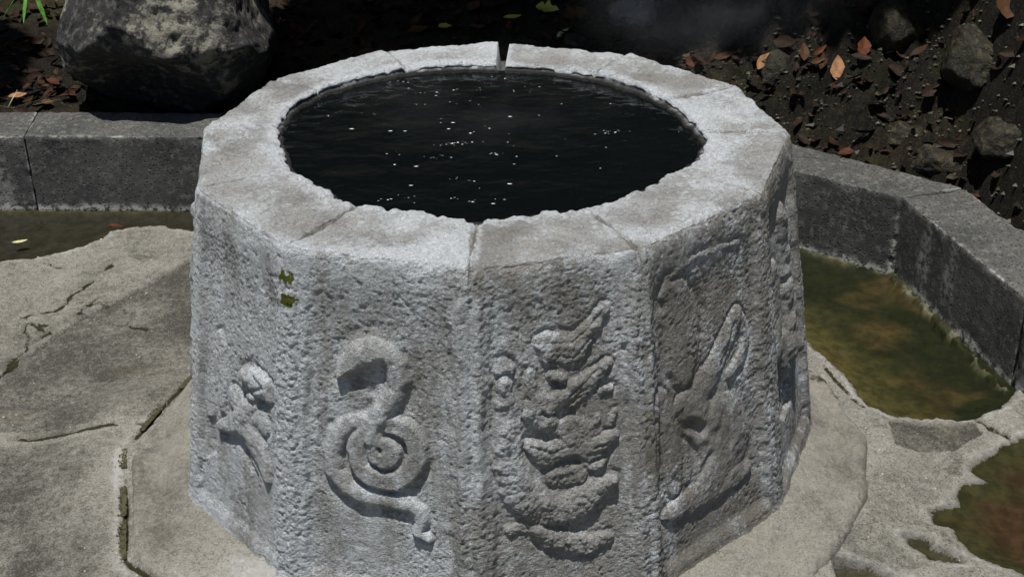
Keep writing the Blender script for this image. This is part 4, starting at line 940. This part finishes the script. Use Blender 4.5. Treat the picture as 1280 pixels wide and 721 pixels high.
# ------------------------------------------------------------------ unseen trees, added to shade the slope and darken the water's mirror
bark = rock_mat('bark', (.03, .022, .015), (.07, .05, .035), (.12, .09, .06), 2)
crownm = leaf_mat('tree_foliage', (.035, .075, .015), (.07, .12, .03), .5)
def tree(x0, y0, lab, centres, nleaf, zb=1.0):
    t = thing('tree', lab, 'tree', (x0, y0, zb)); bpy.context.view_layer.update()
    top = np.mean([c[:3] for c in centres], axis=0)
    def limb(p, q, r0, r1, name):
        p, q = np.array(p, float), np.array(q, float); K = 10; n = 14; V_ = []; F_ = []
        for i in range(n+1):
            u_ = i/n; c_ = p+(q-p)*u_+np.array((math.sin(u_*5+x0)*.06, math.cos(u_*4+y0)*.06, 0))*math.sin(PI*u_); r = r0+(r1-r0)*u_
            for j in range(K): a = 2*PI*j/K; V_.append((c_[0]+r*math.cos(a), c_[1]+r*math.sin(a), c_[2]))
        for i in range(n):
            for j in range(K): F_.append((i*K+j, i*K+(j+1) % K, (i+1)*K+(j+1) % K, (i+1)*K+j))
        o = obj(name, mesh_from(name, V_, F_), bark, t); o.matrix_parent_inverse = t.matrix_world.inverted()
    fork = (x0, y0, max(2.4, zb+1.2)); limb((x0, y0, zb-.6), fork, .16, .11, 'trunk')
    for c_ in centres[:8]: limb(fork, c_[:3], .07, .015, 'branch')
    nC = len(centres); C_ = np.array(centres); idx = rng.integers(0, nC, nleaf)
    d = rng.normal(size=(nleaf, 3)); d /= np.linalg.norm(d, axis=1, keepdims=True); d *= rng.uniform(.2, 1, (nleaf, 1))**.6
    P = C_[idx, :3]+d*C_[idx, 3:4]*np.array((1, 1, .55)); l = rng.uniform(.05, .10, nleaf)
    a = rng.normal(size=(nleaf, 3)); a[:, 2] *= .5; a /= np.linalg.norm(a, axis=1, keepdims=True); b = np.cross(a, rng.normal(size=(nleaf, 3))*.4+np.array((0, 0, 1))); b /= np.linalg.norm(b, axis=1, keepdims=True)
    q = np.stack([P-a*l[:, None], P+b*l[:, None]*.5, P+a*l[:, None], P-b*l[:, None]*.5], 1).reshape(-1, 3)
    o = obj('crown', mesh_from('crown', q, np.arange(nleaf*4).reshape(-1, 4), smooth=False), crownm, t, kind='stuff'); o.matrix_parent_inverse = t.matrix_world.inverted()
sh = []
g = np.random.default_rng(5)
def clump_over(x, y, t): return (x+SUN[0]/SUN[2]*t, y+SUN[1]/SUN[2]*t, .3+t)  # leaf clump set sunward of a ground spot to shade it
for i in range(75):
    x0 = g.uniform(-.45, 1.6); y0 = g.uniform(2.05, 4.6)
    sh.append((*clump_over(x0, y0, g.uniform(2.9, 3.8)), .42))
for i in range(60):
    x0 = g.uniform(1.0, 3.2); y0 = g.uniform(.9, 4.2)
    if y0 < 2.05-(x0-1.)*.9 or (abs(x0-1.02) < .22 and abs(y0-2.15) < .3): continue
    sh.append((*clump_over(x0, y0, g.uniform(2.9, 3.8)), .36))
tree(.9, 5.2, 'unseen broad tree, its low leafy bough added to shade the slope behind the well', sh, 52000, 1.0)
sh = [(*clump_over(g.uniform(-2.9, -1.98), g.uniform(1.75, 4.4), g.uniform(2.9, 3.8)), .42) for i in range(26)]
tree(-2.9, 5.0, 'unseen tree added to shade the dark corner left of the boulder', sh, 18000, 1.0)
for j, (x0, y0) in enumerate(((-4.2, 7.5), (-1.4, 8.2), (1.8, 7.9), (4.6, 7.2), (-7.5, 6.5), (8, 6.2), (0, 11))):
    zb_ = .5+1.05*(y0-4.5)
    cs = [(x0+g.normal()*1.1, y0+g.normal()*.9, zb_+1.+g.uniform(0, 4.2), 1.1) for i in range(26)]
    o = tree(x0, y0, ['tree', 'slender tree', 'bushy tree', 'dense tree', 'outermost left tree', 'outermost right tree', 'tallest rear tree'][j]+' standing on the wooded hillside above the slope, out of the view', cs, 9000, zb_)

# ------------------------------------------------------------------ faint steam over the hot water
def steam_puff(loc, size, dens, seed, label):
    V_, F_ = [], []; n = 24; m_ = 36
    for i in range(m_):
        for j in range(n):
            a = 2*PI*i/m_; p = -PI/2+PI*j/(n-1); V_.append((size[0]*math.cos(p)*math.cos(a), size[1]*math.cos(p)*math.sin(a), size[2]*math.sin(p)))
    for i in range(m_):
        for j in range(n-1): F_.append((i*n+j, ((i+1) % m_)*n+j, ((i+1) % m_)*n+j+1, i*n+j+1))
    m = Mat('steam'); m.n.remove(m.b); pvol = m.n.new('ShaderNodeVolumePrincipled'); m.l.new(pvol.outputs[0], m.out.inputs['Volume'])
    pvol.inputs['Color'].default_value = (.92, .95, 1, 1)
    ln = m.n.new('ShaderNodeVectorMath'); ln.operation = 'LENGTH'; m.l.new(m.mapping((1/size[0], 1/size[1], 1/size[2])), ln.inputs[0])
    fall = m.ramp(ln.outputs['Value'], 1., .15); nz = m.ramp(m.noise(5.5, 3, .55, 1.2), .40, .72)
    m.l.new(m.math('MULTIPLY', m.math('MULTIPLY', fall, nz), dens), pvol.inputs['Density'])
    o = obj('steam', mesh_from('steam', V_, F_), m.m, kind='stuff', label=label); o.location = loc; return o
steam_puff((.46, .34, .86), (.40, .34, .22), .24, 1, 'thin steam drifting over the back right of the rim')
steam_puff((-.02, -.12, .80), (.36, .26, .14), .14, 2, 'thin steam rising from the dark water')
